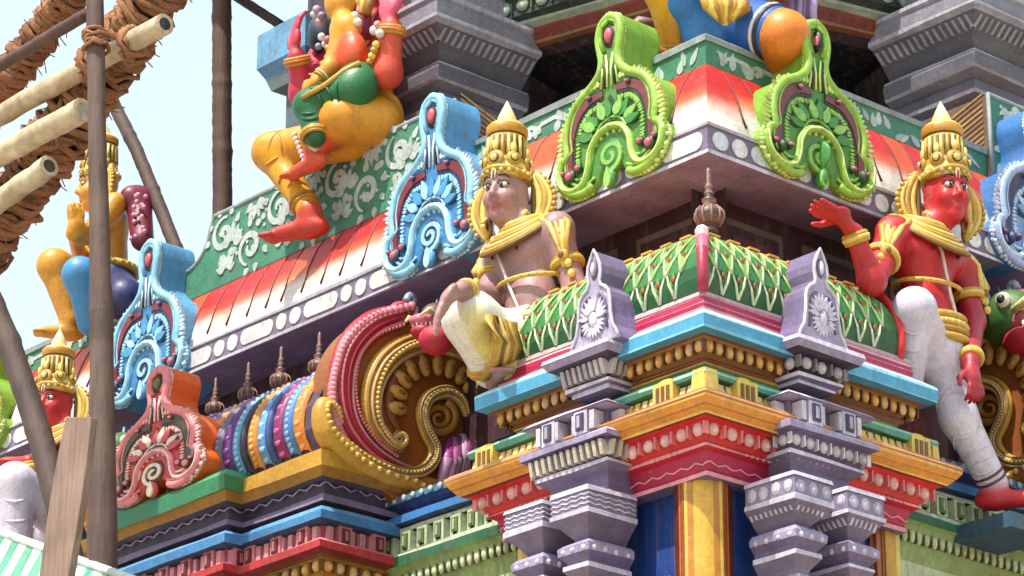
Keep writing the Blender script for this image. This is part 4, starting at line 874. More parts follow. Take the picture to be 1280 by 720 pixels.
def necklace(F, neck, root, s=1.0, k=6):
    mb = MB(); y, yl, dk = H('c49430'), H('e6c860'), H('7a5618')
    for i in range(k):
        t = i / (k - 1); ring(mb, F, F.at(neck, 0, .01 + .02 * t, .02 - .05 * t), (.072 + .075 * t) * s, (.07 + .065 * t) * s, (.014 - .001 * i) * s, [yl, y][i % 2], dz=-.03 - .075 * t)
        ring(mb, F, F.at(neck, 0, .01 + .02 * t, .012 - .05 * t), (.078 + .077 * t) * s, (.078 + .067 * t) * s, .0085 * s, dk, dz=-.034 - .08 * t)
    mb.build('necklace', PG, root)
def limb_band(mb, a, b, t, r, w=.012, col=None):
    a = Vector(a); b = Vector(b); d = (b - a).normalized(); c = a + (b - a) * t; e = d.orthogonal().normalized(); f = d.cross(e)
    for off, rr, cc in ((-.012, r, H('c49430')), (0, r * 1.08, col or H('e6c860')), (.012, r, H('c49430'))): tube(mb, [c + d * off + (e * math.cos(q) + f * math.sin(q)) * rr for q in [2 * PI * i / 16 for i in range(17)]], w * .8, cc, n=6, caps=False)
def hand(palm, d, up, skin, s=1.0, curl=.5, thumb=1, tips=None):   # palm centre, finger direction, back-of-hand normal
    d = Vector(d).normalized(); up = Vector(up); up = (up - d * up.dot(d)).normalized(); sd = d.cross(up); P = [ep(palm, (d * .048 * s, sd * .04 * s, up * .018 * s), skin, .015)]
    for i, L in enumerate((.062, .072, .068, .054)):
        o = Vector(palm) + d * .04 * s + sd * (.027 - .018 * i) * s; m = o + (d * math.cos(curl * .5) - up * math.sin(curl * .5)) * L * .5 * s + sd * (.004 - .0025 * i) * s; e = m + (d * math.cos(curl * 1.6) - up * math.sin(curl * 1.6)) * L * .5 * s
        P += [cap(o, m, .011 * s, .010 * s, skin, .006), cap(m, e, .010 * s, .0075 * s, tips or skin, .004)]
    o = Vector(palm) - d * .015 * s + sd * thumb * .035 * s; m = o + (d * .6 + sd * thumb * .8).normalized() * .04 * s; e = m + (d * .95 + sd * thumb * .2).normalized() * .034 * s
    return P + [cap(o, m, .014 * s, .012 * s, skin, .01), cap(m, e, .011 * s, .009 * s, skin, .004)]
def foot(ank, d, skin, s=1.0):
    d = Vector(d).normalized(); z = Vector((0, 0, 1)); sd = d.cross(z).normalized(); b = Vector(ank) - z * .055 * s
    P = [cap(ank, b, .042 * s, .04 * s, skin, .03), ep(b - d * .03 * s, (d * .04 * s, sd * .036 * s, z * .032 * s), skin, .02), cap(b + d * .02 * s, b + d * .12 * s - z * .01 * s, .036 * s, .028 * s, skin, .02)]
    for i in range(5):
        o = b + d * .135 * s + sd * (-.034 + .017 * i) * s - z * .018 * s; P.append(cap(o, o + d * (.035 - .004 * i) * s, .011 * s, .010 * s, skin, .006))
    return P
def torso(F, chest, belly, pelvis, neck, head, skin, s=1.0, wid=.15):
    return [ep(pelvis, F.ax(.12 * s, .1 * s, .12 * s), skin, .06), ep(belly, F.ax(.11 * s, .098 * s, .13 * s), skin, .06), ep(chest, F.ax(wid * s, .1 * s, .13 * s), skin, .05),
            ep(F.at(chest, .065 * s, .065 * s, .02 * s), F.ax(.07 * s, .045 * s, .055 * s), skin, .03), ep(F.at(chest, -.065 * s, .065 * s, .02 * s), F.ax(.07 * s, .045 * s, .055 * s), skin, .03),
            cap(F.at(chest, 0, -.01, .1 * s), F.at(head, 0, -.01, -.07 * s), .062 * s, .055 * s, skin, .04)]
def torso_marks(F, chest, belly, root, s=1.0):
    mb = MB(); ring(mb, F, F.at(belly, 0, .0, .075 * s), .138 * s, .118 * s, .0095, H('e0b848'), dz=-.015, bead=H('c49c3c')); mb.build('chest_belt', PG, root)
    mb = MB(); 
    for q in (-1, 1): ell(mb, F.at(chest, q * .07 * s, .112 * s, .005 * s), *F.ax(.007, .005, .007), BLACK, 8, 5)
    mb.build('nipple', PB, root)
    mb = MB(); tube(mb, [F.at(chest, -.055 * s, .106 * s, .06 * s), F.at(chest, -.03 * s, .118 * s, .0), F.at(belly, .0, .112 * s, .03 * s), F.at(belly, .04 * s, .105 * s, -.06 * s), F.at(belly, .09 * s, .08 * s, -.12 * s)], .0065, H('ead8c8'), n=6); mb.build('sacred_thread', PG, root)
def shoulder_gold(F, sh, el, q, root, r=.055):
    mb = MB(); y, yl, dk = H('c49c3c'), H('e4c868'), H('8a5a1c'); sh = Vector(sh); el = Vector(el); d = (el - sh)
    for i in range(4): 
        t = i / 3; tube(mb, [F.at(sh, q * (-.04 + .02 * i), .05 - .012 * i, .045), F.at(sh, q * (.02 + .02 * i), .06 - .015 * i, .0), F.at(sh + d * .35, q * (.03 + .012 * i), .05, .0), F.at(sh + d * .6, q * .03, .05 - .01 * i, -.02)], [.014, .013, .012, .008], y if i % 2 else yl, n=6)
    ell(mb, F.at(sh + d * .5, q * .03, .045, 0), *F.ax(.03, .02, .035), y, 10, 7); ell(mb, F.at(sh + d * .5, q * .035, .062, 0), *F.ax(.014, .01, .016), dk, 8, 5)
    for i in range(5): ell(mb, F.at(sh + d * (.15 + .16 * i), q * (.045), .045, 0), *F.ax(.016, .014, .018), yl, 8, 5)
    limb_band(mb, sh, el, .55, r); mb.build('arm_ornament', PG, root)
def cloth(name, prims, root, h=.008): return sdf_mesh(prims, h, name, PB, root)
def folds(F, segs_, root, col, n=6, seed=1, name='dhoti_fold'):
    R = random.Random(seed); mb = MB()
    for a, b, r0, r1 in segs_:
        a = Vector(a); b = Vector(b); d = (b - a).normalized(); view = (CAM - a).normalized(); f = (view - d * view.dot(d)).normalized(); e = d.cross(f)
        for i in range(n):
            t = (i + .6) / n + R.uniform(-.05, .05); rr = (r0 + (r1 - r0) * t) * 1.0; c = a + (b - a) * t; s0, s1 = R.uniform(-1.5, -.3), R.uniform(.4, 1.5); sl = R.uniform(.03, .09) * R.choice([-1, 1])
            pts = [c + (f * math.cos(q) + e * math.sin(q)) * rr + d * sl * q * q * .5 for q in [s0 + (s1 - s0) * j / 8 for j in range(9)]]
            tube(mb, pts, [.0015 + .006 * math.sin(PI * j / 8) for j in range(9)], col, n=6)
    mb.build(name, PB, root)
GS = 'guardian statues holding up the cornice'
# brown guardian, left of the corner shrine
BRN = H('a67e7c'); BR2 = H('9c7472')
hd = Lp(632, 243, .16); ck = Lp(658, 327, .11); bl = Lp(665, 378, .13); pv = Lp(670, 428, .13); nk = Lp(645, 290, .13)
root = thing('guardian_statue', Lp(665, 480, .1), 'seated brown guardian statue in a gold crown resting a hand on its white knee', 'statue', GS)
sl, sr = FL.at(ck, -.165, 0, .075), FL.at(ck, .165, -.01, .085)
el, wl = Lp(612, 372, .22), Lp(578, 362, .50)
er, wr = FL.at(sr, .07, -.03, -.27), FL.at(sr, .02, .1, -.48)
kn, an = Lp(588, 398, .40), Lp(613, 462, .25)
hp = FL.at(pv, -.08, .03, -.02)
hand_c = Lp(560, 372, .60)
P = torso(FL, ck, bl, pv, nk, hd, BRN) + head_prims(FL.h, hd, BRN) + [cap(FL.at(ck, -.1, -.01, .09), sl, .06, .066, BRN, .05), cap(FL.at(ck, .1, -.01, .09), sr, .06, .066, BRN, .05), cap(sl, el, .058, .046, BRN), cap(el, wl, .045, .031, BR2), cap(sr, er, .058, .046, BRN), cap(er, wr, .045, .032, BRN),
     cap(wl, hand_c, .03, .022, BRN, .02), cap(hp, kn, .1, .085, H('e8e0d4'), .05), cap(kn, an, .085, .055, H('e8e0d4'), .05), cap(FL.at(pv, .08, .0, -.02), FL.at(pv, .14, .05, -.08), .09, .08, H('e8e0d4'), .05), cap(FL.at(pv, .14, .05, -.08), FL.at(pv, .13, .02, -.35), .07, .05, H('e8e0d4'), .05)]
P += hand(hand_c, (-.35, -.35, -.9), (-.5, -.7, .45), H('b08480'), 1.3, .3, 1) + foot(an + Vector((.03, 0, .01)), (.8, -.5, 0), BRN)
sdf_mesh(P, .0065, 'body', PB, root)
face_parts(FL.h, hd, root); crown(FL.h, hd, root); ear_fans(FL.h, hd, root); necklace(FL, FL.at(ck, 0, .0, .14), root); torso_marks(FL, ck, bl, root)
shoulder_gold(FL, sr, er, 1, root); shoulder_gold(FL, sl, el, -1, root)
mb = MB(); limb_band(mb, el, wl, .86, .036, .014); limb_band(mb, er, wr, .85, .036, .014); mb.build('bracelet', PG, root)
cloth('dhoti', [cap(hp, kn, .112, .098, H('ece6da'), .05), cap(kn, an, .098, .072, H('ece6da'), .05), cap(kn - Vector((-.05, .03, .02)), Lp(632, 462, .28), .05, .04, H('d4c468'), .03), cap(pv, FL.at(pv, 0, 0, -.06), .15, .15, H('ded6b8'), .05)], root)
mb = MB()
for k in range(8): tube(mb, [FL.at(pv, -.14 + .03 * k, .12 - .008 * k, .05), Lp(612 + 5.5 * k, 398 + 2 * k, .45 - .03 * k), Lp(622 + 5 * k, 428 + k, .42 - .025 * k), Lp(618 + 5 * k, 452, .36 - .02 * k), Lp(604 + 6.5 * k, 474 - 1.6 * k, .31 - .02 * k)], [.014, .02, .022, .02, .014], [H('c49c3c'), H('7a5a18'), H('e0bc58'), H('a87a24')][k % 4], n=7)
limb_band(mb, kn, an, .93, .075, .012, H('c98a2c')); ring(mb, FL, FL.at(pv, 0, 0, .06), .138, .118, .02, H('c49c3c'), bead=H('e8cc70')); mb.build('gold_sash', PG, root)
folds(FL, [(kn, an, .1, .076)], root, H('e4dccc'), 5, 3)
mb = MB(); box(mb, FL.at(pv, .02, -.08, -.24), FL.u * .2, FL.n * .16, FL.z * .13, MAROON); ell(mb, Lp(545, 425, .2), (.07, 0, 0), (0, .07, 0), (0, 0, .06), H('c01f38'), 12, 8); mb.build('seat', PS, root)
# red guardians (right of the corner shrine; the far-left one is its twin, half hidden by poles)
def red_guard(F, PT, k, label, J):
    root = thing('guardian_statue', J['base'], label, 'statue', GS); S1 = H('c01c24'); S2 = H('a81a2c'); WC = H('d6cede')
    hd, ck, bl, pv = J['hd'], J['ck'], J['bl'], J['pv']; s1, e1, w1, h1 = J['s1'], J['e1'], J['w1'], J['h1']; s2, e2, w2, h2 = J['s2'], J['e2'], J['w2'], J['h2']; q = J['q']
    P = torso(F, ck, bl, pv, None, hd, S1, k, .145) + head_prims(F.h, hd, S1, k) + [cap(F.at(ck, q * .1 * k, -.01, .08 * k), s1, .06 * k, .064 * k, S1, .05), cap(F.at(ck, -q * .1 * k, -.01, .08 * k), s2, .06 * k, .062 * k, S1, .05), cap(s1, e1, .06 * k, .05 * k, S1), cap(e1, w1, .05 * k, .034 * k, S1), cap(w1, h1, .032 * k, .024 * k, S1, .02), cap(s2, e2, .056 * k, .046 * k, S2), cap(e2, w2, .046 * k, .032 * k, S2), cap(w2, h2, .03 * k, .024 * k, S2, .02)]
    P += hand(h1, J['hd1'], J['hu1'], S1, 1.15 * k, .3, J['th']) + hand(h2, J['hd2'], J['hu2'], S2, 1.0 * k, .8, 1)
    L = J['legs']
    for (a, b, c, r0, r1, r2) in L: P += [cap(a, b, r0 * k, r1 * k, WC, .05), cap(b, c, r1 * k, r2 * k, WC, .05)]
    P += foot(L[1][2], J['fd'], S1, 1.1 * k)
    sdf_mesh(P, .0068, 'body', PB, root)
    face_parts(F.h, hd, root, k); crown(F.h, hd, root, k); ear_fans(F.h, hd, root, k); necklace(F, F.at(ck, 0, .0, .14 * k), root, k); torso_marks(F, ck, bl, root, k); shoulder_gold(F, s1, e1, q, root, .06 * k); shoulder_gold(F, s2, e2, -q, root, .056 * k)
    mb = MB(); limb_band(mb, e1, w1, .9, .041 * k, .014); limb_band(mb, e2, w2, .9, .037 * k, .014); mb.build('bracelet', PG, root)
    cloth('dhoti', [cap(a, b, r0 * k * 1.07, r1 * k * 1.07, WC, .03) for (a, b, c, r0, r1, r2) in L] + [cap(b, c, r1 * k * 1.07, r2 * k * 1.12, WC, .03) for (a, b, c, r0, r1, r2) in L] + [cap(pv, F.at(pv, 0, .01, -.06), .11 * k, .11 * k, WC, .05)], root)
    folds(F, [(b, c, r1 * k * 1.06, r2 * k * 1.1) for (a, b, c, r0, r1, r2) in L] + [(L[1][0], L[1][1], L[1][3] * k * 1.05, L[1][4] * k * 1.06)], root, H('d4ccdc'), 6, 4)
    mb = MB()
    for (a, b, c, r0, r1, r2) in L:
        for t in (.84, .93): 
            d = (Vector(c) - Vector(b)).normalized(); e = d.orthogonal().normalized(); f = d.cross(e); cc = Vector(b) + (Vector(c) - Vector(b)) * t; rr = (r1 + (r2 - r1) * t) * k * 1.13; tube(mb, [cc + (e * math.cos(x) + f * math.sin(x)) * rr for x in [2 * PI * i / 18 for i in range(19)]], .006, H('6a2440'), n=5, caps=False)
    mb.build('dhoti_border', PB, root)
    mb = MB(); 
    for i, dz in enumerate((.075, .045, .015, -.015)): ring(mb, F, F.at(pv, 0, .01, dz * k), (.116 + .004 * i) * k, (.108 + .004 * i) * k, .017 * k, [H('c49c3c'), H('dcb450'), H('b07e28'), H('c49c3c')][i], bead=H('e8cc70') if i == 1 else None)
    mb.build('waist_belt', PG, root); return root
J = dict(base=Rp(1200, 660, .15), hd=Rp(1183, 243, .16), ck=Rp(1155, 328, .11), bl=Rp(1160, 384, .12), pv=Rp(1166, 428, .12), q=-1, th=-1)
J['s1'] = FR.at(J['ck'], -.17, 0, .075); J['s2'] = Rp(1203, 336, .12)
J['e1'] = Rp(1090, 352, .2); J['w1'] = Rp(1068, 292, .2); J['h1'] = Rp(1047, 268, .22); J['e2'] = Rp(1216, 402, .15); J['w2'] = Rp(1214, 452, .28); J['h2'] = Rp(1216, 472, .31)
J['hd1'] = Rp(1010, 260, .22) - Rp(1060, 272, .22); J['hu1'] = (.25, -.15, -1); J['hd2'] = (.3, .0, -1); J['hu2'] = (1, -.2, .1); J['fd'] = (.9, .5, 0)
J['legs'] = [(FR.at(J['pv'], -.06, .03, -.02), Rp(1143, 386, .25), Rp(1132, 500, .08), .07, .072, .048), (FR.at(J['pv'], .035, .02, -.03), Rp(1198, 522, .18), Rp(1242, 605, .17), .078, .066, .05)]
rg = red_guard(FR, Rp, 1.0, 'red guardian statue in white dhoti raising one palm under the cornice', J)
mb = MB(); box(mb, Rp(1250, 668, .16), FR.u * .13, FR.n * .16, FR.z * .03, H('3a5a70')); box(mb, FR.at(J['pv'], 0, -.2, -.15), FR.u * .15, FR.n * .12, FR.z * .3, MAROON); mb.build('plinth', PS, rg)
k = .92
J = dict(base=Lp(60, 690, .15), hd=Lp(68, 505, .2), q=-1, th=1); J['ck'] = FL.at(J['hd'], .07, -.04, -.285 * k); J['bl'] = FL.at(J['ck'], .03, .02, -.19 * k); J['pv'] = FL.at(J['bl'], .02, 0, -.18 * k)
J['s1'] = FL.at(J['ck'], -.16, 0, .07); J['s2'] = FL.at(J['ck'], .16, 0, .07); J['e1'] = Lp(45, 640, .3); J['w1'] = Lp(36, 578, .35); J['h1'] = Lp(8, 578, .38); J['e2'] = FL.at(J['s2'], .08, 0, -.27); J['w2'] = FL.at(J['s2'], .06, .1, -.5); J['h2'] = FL.at(J['s2'], .06, .12, -.58)
J['hd1'] = (-1, -.1, .05); J['hu1'] = (0, 0, 1); J['hd2'] = (0, -.3, -1); J['hu2'] = (0, -1, .2); J['fd'] = (-.3, -1, 0)
J['legs'] = [(FL.at(J['pv'], .08, .03, -.02), FL.at(J['pv'], .12, .35, .1), FL.at(J['pv'], .1, .3, -.35), .1, .09, .06), (FL.at(J['pv'], -.08, .03, -.02), Lp(12, 640, .35), Lp(0, 720, .3), .12, .11, .06)]
red_guard(FL, Lp, k, 'red faced guardian statue at far left, half hidden behind scaffold poles', J)
# ------------------------------------------------------------------ seated figures above the parapet
YEL = H('dc941c'); OR2 = H('d8501c'); RD2 = H('c8322a'); PK = H('c02848')
# deity group
root = thing('deity_statue', Lp(445, 175, -.1), 'red armed seated deity statue with a green clad woman on its lap', 'statue')
q = lambda x, y, o: Lp(x, y, o)
pv, ch, hd = q(462, 150, -.2), q(462, 60, -.26), q(455, -45, -.2)
P = [ep(pv, FL.ax(.17, .13, .14), H('e0a022'), .06), ep(q(460, 105, -.24), FL.ax(.14, .11, .16), RD2, .06), ep(ch, FL.ax(.18, .12, .17), RD2, .05), cap(ch, hd, .07, .06, RD2), *head_prims(FL, hd, RD2, 1.1),
     cap(q(405, 70, -.22), q(380, 118, -.05), .07, .065, PK), cap(q(380, 118, -.05), q(371, 72, .02), .06, .042, H('c8304a')), cap(q(490, 20, -.24), q(458, 78, -.2), .07, .07, RD2), cap(q(458, 78, -.2), q(484, 92, -.08), .07, .065, H('d8482e')), cap(q(484, 92, -.08), q(489, 36, -.06), .06, .05, H('d8502e')),
     cap(q(470, 152, -.12), q(430, 148, .02), .11, .105, YEL, .05), cap(q(428, 148, .02), q(395, 185, .06), .09, .05, OR2, .04),
     cap(q(440, 172, -.1), q(340, 190, .04), .1, .085, H('e09a1e'), .05), cap(q(340, 190, .04), q(385, 262, .0), .078, .05, H('e0a41c'), .04)]
P += hand(q(369, 50, .03), (.0, 0, 1), (-.4, -1, 0), H('c8304a'), 1.3, .4, -1) + hand(q(485, 10, -.04), (-.1, 0, 1), (0, -1, 0), H('e0607a'), 1.4, .3, 1) + foot(q(388, 266, .0), (-.8, -.45, 0), H('c4301c'), 1.25) + foot(q(393, 188, .07), (-1, -.1, -.05), H('dc5030'), 1.0)
sdf_mesh(P, .0085, 'body', PB, root)
mb = MB(); limb_band(mb, q(371, 72, .02), q(380, 118, -.05), .1, .05, .012, H('d8702c')); limb_band(mb, q(489, 36, -.06), q(484, 92, -.08), .05, .055, .012, H('e0803a')); limb_band(mb, q(395, 185, .06), q(428, 148, .02), .0, .056, .012, H('e8d0c8')); limb_band(mb, q(385, 262, .0), q(340, 190, .04), .12, .055, .01, H('b06a1c'))
for i in range(7): ell(mb, q(368 + i * 2.0, 168 + i * 5.5, .1), (.012, 0, 0), (0, .012, 0), (0, 0, .012), H('f0d8dc'), 8, 5)
mb.build('bangle', PG, root)
mb = MB()
for i in range(4): ring(mb, FL, FL.at(ch, 0, .02, .08 - .03 * i), .1 + .025 * i, .1 + .02 * i, .014, [GOLD, WHITE, LGOLD, H('c8a0a8')][i], dz=-.06 - .03 * i)
for (x, y, r, c) in ((437, 30, .024, WHITE), (430, 35, .022, H('e8d8c8')), (443, 20, .02, H('f0e0c0')), (447, 28, .02, WHITE), (468, 38, .022, WHITE), (472, 31, .018, H('e0a0a0')), (475, 42, .02, WHITE), (402, 46, .018, WHITE), (410, 50, .02, H('c86a6a')), (406, 55, .015, WHITE), (398, 58, .016, H('8a9ab8')), (470, 56, .018, LGOLD), (468, 63, .018, GOLD), (465, 70, .018, LGOLD), (462, 77, .016, GOLD), (414, 66, .018, GOLD), (409, 72, .016, H('a06a4a')), (404, 80, .016, GOLD), (410, 60, .016, H('c8a878')), (396, 12, .02, H('b8a8b8')), (402, 20, .02, H('8a7a9a')), (392, 18, .016, WHITE), (399, 27, .016, H('d8a0a0'))): ell(mb, q(x, y, .0), (r, 0, 0), (0, r, 0), (0, 0, r), c, 10, 7)
ell(mb, q(448, 30, -.08), (.07, 0, 0), (0, .05, 0), (0, 0, .1), H('8a1838'), 12, 8); ell(mb, q(399, 42, -.12), (.06, 0, 0), (0, .05, 0), (0, 0, .09), H('1f3a48'), 12, 8)
for i in range(6): tube(mb, [q(425 + 8 * i, -30, -.1), q(423 + 8 * i, 0, -.08), q(428 + 6 * i, 18, -.06)], .02, [GOLD, LGOLD, H('a87a24')][i % 3], n=6)
mb.build('garland', PG, root)
P = [ep(q(440, 68, .0), FL.ax(.075, .06, .1), OR2, .03), ep(q(432, 36, .0), FL.ax(.08, .065, .07), H('e09a22'), .03), ep(q(425, 5, .0), FL.ax(.065, .07, .085), H('e09a22'), .03), cap(q(432, 30, .0), q(425, 15, 0), .03, .03, H('e09a22')), cap(q(422, 50, .03), q(411, 85, .06), .034, .03, H('e0941e')), cap(q(411, 85, .06), q(395, 102, .1), .028, .022, H('e0941e'))] + hand(q(389, 104, .11), (-1, -.1, .1), (0, -1, .2), H('e0941e'), .7, .4, 1)
w = sdf_mesh(P, .0075, 'companion', PB, root, None)
mb2 = [ep(q(446, 106, .0), FL.ax(.11, .09, .1), H('1c6a34'), .04), cap(q(440, 115, .03), q(388, 132, .1), .085, .07, H('1c6a34'), .04), cap(q(388, 132, .1), q(394, 170, .11), .066, .05, H('1c6434'), .04)]
sdf_mesh(mb2, .0075, 'green_garment', PB, w, root['_loc'])
folds(FL, [(q(440, 115, .03), q(388, 132, .1), .087, .072), (q(388, 132, .1), q(394, 170, .11), .067, .052)], w, H('17552a'), 5, 6, 'garment_fold')
folds(FL, [(q(340, 190, .04), q(385, 262, .0), .08, .053), (q(440, 172, -.1), q(340, 190, .04), .1, .087)], root, H('d8921c'), 5, 8, 'cloth_fold')
mb = MB(); limb_band(mb, q(388, 132, .1), q(394, 170, .11), .98, .055, .01, H('d8a040')); limb_band(mb, q(411, 85, .06), q(395, 102, .1), .5, .03, .008, H('f0c8a0')); tube(mb, [q(450, 78, .05), q(430, 88, .09), q(405, 107, .14), q(378, 122, .17)], .012, H('d8a850'), n=6); mb.build('trim', PG, w)
face_parts(FL, hd, root, 1.1); crown(FL, hd, root, 1.1); ear_fans(FL, hd, root, 1.1)
# corner figure
F = Fr((.707, .707, 0), (.707, -.707, 0)); B0 = Vector((-.42, .42, .6 + ZL))
root = thing('corner_statue', B0, 'seated statue with yellow legs and blue cloth on the parapet corner', 'statue')
D = lambda x, y, o: CAM + ray(x, y) * ((Vector((o, -o, 0)) - CAM).dot(Vector((.707, -.707, 0))) / ray(x, y).dot(Vector((.707, -.707, 0))))
pv = D(905, 25, -.42); ch = F.at(pv, 0, -.03, .36); hd = F.at(ch, 0, .04, .3); YL2 = H('e0a01c')
P = torso(F, ch, F.at(pv, 0, 0, .17), pv, None, hd, YL2, 1.1) + head_prims(F, hd, YL2, 1.05) + [cap(D(880, 20, -.38), D(828, -18, -.32), .1, .085, YL2), cap(D(828, -18, -.32), D(842, 62, -.42), .075, .046, YL2), cap(D(920, 28, -.42), D(980, 44, -.27), .11, .098, H('e08a20')), cap(D(980, 46, -.27), D(968, 120, -.5), .098, .06, H('d8701c'))]
for s in (-1, 1): P += [cap(F.at(ch, s * .17, 0, .08), F.at(ch, s * .28, .04, -.17), .065, .05, YL2), cap(F.at(ch, s * .28, .04, -.17), F.at(ch, s * .16, .2, -.08), .048, .036, YL2)] + hand(F.at(ch, s * .14, .24, -.04), (0, .3, 1), (-s, 0, 0), YL2, 1, .2, -s)
P += foot(D(846, 62, -.42), (.2, -1, 0), H('c87a3a'))
sdf_mesh(P, .0085, 'body', PB, root); face_parts(F, hd, root, 1.05); crown(F, hd, root, 1.05); necklace(F, F.at(ch, 0, 0, .15), root)
cloth('blue_cloth', [cap(D(890, 8, -.4), D(856, -6, -.34), .118, .112, H('2f7ac4'), .05), cap(D(872, 0, -.36), D(880, 75, -.4), .1, .07, H('3a86cc'), .05), cap(D(915, 30, -.42), D(962, 40, -.3), .122, .112, H('1f5fae'), .05), ep(pv, F.ax(.17, .14, .13), H('1f5fae'), .05), cap(D(905, 40, -.36), D(905, 70, -.4), .03, .03, H('4a9ad8'), .03)], root)
mb = MB()
for i in range(9):
    x = 884 + 6 * i; tube(mb, [D(x - 6, -12, -.24), D(x, 8 + 3 * math.sin(i), -.22), D(898 + 2.2 * i, 32 - abs(i - 4) * 2, -.24)], [.024, .022, .012], [GOLD, LGOLD, H('a87a24')][i % 3], n=6)
ring(mb, F, F.at(pv, 0, .0, .08), .175, .15, .022, GOLD, bead=LGOLD); limb_band(mb, D(834, -15, -.32), D(846, 62, -.42), .95, .064, .012); mb.build('gold_sash', PG, root)
mb = MB()
for rr, c in ((.112, H('e8d8d8')), (.11, H('2a2030'))):
    a = D(958, 40, -.31); b = D(980, 44, -.27); d = (b - a).normalized(); e = d.orthogonal().normalized(); f = d.cross(e); cc = a + d * (.025 if rr > .111 else .045); tube(mb, [cc + (e * math.cos(x) + f * math.sin(x)) * rr for x in [2 * PI * i / 20 for i in range(21)]], .009, c, n=6, caps=False)
for i in range(6): tube(mb, [D(992 + 5 * i, -20, -.5), D(990 + 5 * i, 15, -.48), D(986 + 6 * i, 34, -.5)], .02, [H('8a6a98'), H('6a4a7a'), H('b09ac0')][i % 3], n=6)
tube(mb, [D(826, 30, -.5), D(800, 28, -.5), D(782, 44, -.5), D(784, 60, -.55)], [.02, .03, .03, .01], H('7a5a5a'), n=7)
mb.build('cloth_end', PB, root)
# folded-hands figure, far left
root = thing('praying_statue', Lp(120, 405, -.1), 'yellow seated statue with folded hands and a blue dhoti behind the tall bamboo pole', 'statue')
pv = Lp(135, 358, -.2); ch = Lp(137, 285, -.2); hd = Lp(122, 235, -.15); FG = Fr((.9, -.43, 0), (-.43, -.9, 0)); Y3 = H('d8962a'); k = .92
P = torso(FG, ch, (ch + pv) / 2, pv, None, hd, Y3, k) + head_prims(FG, hd, Y3, k)
kn1 = Lp(68, 332, .1); P += [cap(FG.at(pv, -.07, .03, 0), kn1, .095, .08, Y3), cap(kn1, Lp(88, 400, .02), .075, .05, Y3), cap(FG.at(pv, .07, .05, 0), Lp(100, 343, .12), .08, .068, H('3f8ac0')), cap(Lp(100, 343, .12), Lp(112, 405, .03), .062, .05, H('3f8ac0'))]
hc = Lp(92, 292, .1)
for s in (-1, 1): P += [cap(FG.at(ch, s * .14, 0, .07), FG.at(ch, s * .17, .1, -.12), .055, .045, Y3), cap(FG.at(ch, s * .17, .1, -.12), hc, .042, .03, Y3)]
P += hand(hc + Vector((.01, 0, .03)), (0, -.15, 1), (-1, 0, 0), Y3, 1.05, .1, -1) + hand(hc + Vector((.035, 0, .03)), (0, -.15, 1), (1, 0, 0), Y3, 1.05, .1, 1) + foot(Lp(88, 402, .02), (-.4, -.9, 0), Y3)
sdf_mesh(P, .0085, 'body', PB, root); face_parts(FG, hd, root, k, False); crown(FG, hd, root, k); ear_fans(FG, hd, root, k)
cloth('dhoti', [ep(pv, FG.ax(.14, .12, .11), H('1f2f6a'), .05), cap(pv, Lp(156, 374, -.1), .11, .1, H('1f2a60'), .05), cap(FG.at(pv, .07, .05, 0), Lp(100, 343, .12), .088, .076, H('3f8ac0'), .05), cap(Lp(100, 343, .12), Lp(112, 405, .03), .07, .058, H('3f8ac0'), .05)], root)
cloth('maroon_scarf', [cap(Lp(173, 248, -.25), Lp(178, 300, -.22), .062, .055, H('7a1f38'), .04), cap(Lp(163, 246, -.2), Lp(174, 252, -.25), .05, .06, H('7a1f38'), .04)], root)
mb = MB()
for i in range(16): ell(mb, Lp(172 + random.uniform(-9, 11), 240 + random.uniform(0, 62), -.17), (.012, 0, 0), (0, .012, 0), (0, 0, .012), H('d89ab0'), 6, 4)
ring(mb, FG, FG.at(pv, 0, 0, .07), .15, .13, .022, GOLD, bead=LGOLD); mb.build('beadwork', PG, root)
# ------------------------------------------------------------------ scaffolding
def pole(name, pts, r, mat, label, group, col=W1, n=12, node=None, wob=.035, cat='pole'):
    base = min(pts, key=lambda p: p.z); mb = MB(); pp = []; m = 60 if node else 26; node = node * 2 + 1 if node else node; P3 = [np.array(p) for p in pts]; L = [0]
    for i in range(1, len(P3)): L.append(L[-1] + np.linalg.norm(P3[i] - P3[i - 1]))
    R = random.Random(len(label)); rr = []
    for i in range(m + 1):
        t = L[-1] * i / m; p = np.array([np.interp(t, L, [q[j] for q in P3]) for j in range(3)]); pp.append(Vector(p) + Vector((R.uniform(-1, 1), R.uniform(-1, 1), R.uniform(-1, 1))) * (r[0] if isinstance(r, list) else r) * wob)
        rad = np.interp(t, L, r) if isinstance(r, list) else r
        rr.append(rad * (1 + R.uniform(-.02, .02) + (.1 if node and i % node == 0 else 0)))
    cl = [mixc(col, (0.35, 0.28, 0.24, 1), .75 if node and i % node == 0 else R.uniform(0, .12)) for i in range(m + 1)]
    tube(mb, pp, rr, cl, n=n); o = mb.build(name, mat, None, tuple(base), mirror=False); tag(o, label, cat, group); return o, pp, rr
def rope(mb, pts, R0, r, turns, rnd, col=W1):
    pts = [Vector(p) for p in pts]; out = []; k = int(turns * 12); d = (pts[-1] - pts[0]).normalized(); e = d.orthogonal().normalized(); f = d.cross(e)
    L = (pts[-1] - pts[0]).length
    for i in range(k + 1):
        t = i / k; c = pts[0] + (pts[-1] - pts[0]) * t; th = 2 * PI * turns * t; RR = R0 * (1 + rnd.uniform(-.2, .2) + .12 * math.sin(th * .23)); out.append(c + (e * math.cos(th) + f * math.sin(th)) * RR + d * rnd.uniform(-.012, .012))
    tube(mb, out, [r * rnd.uniform(.75, 1.25) for _ in out], col, n=6)
OS = 1.0
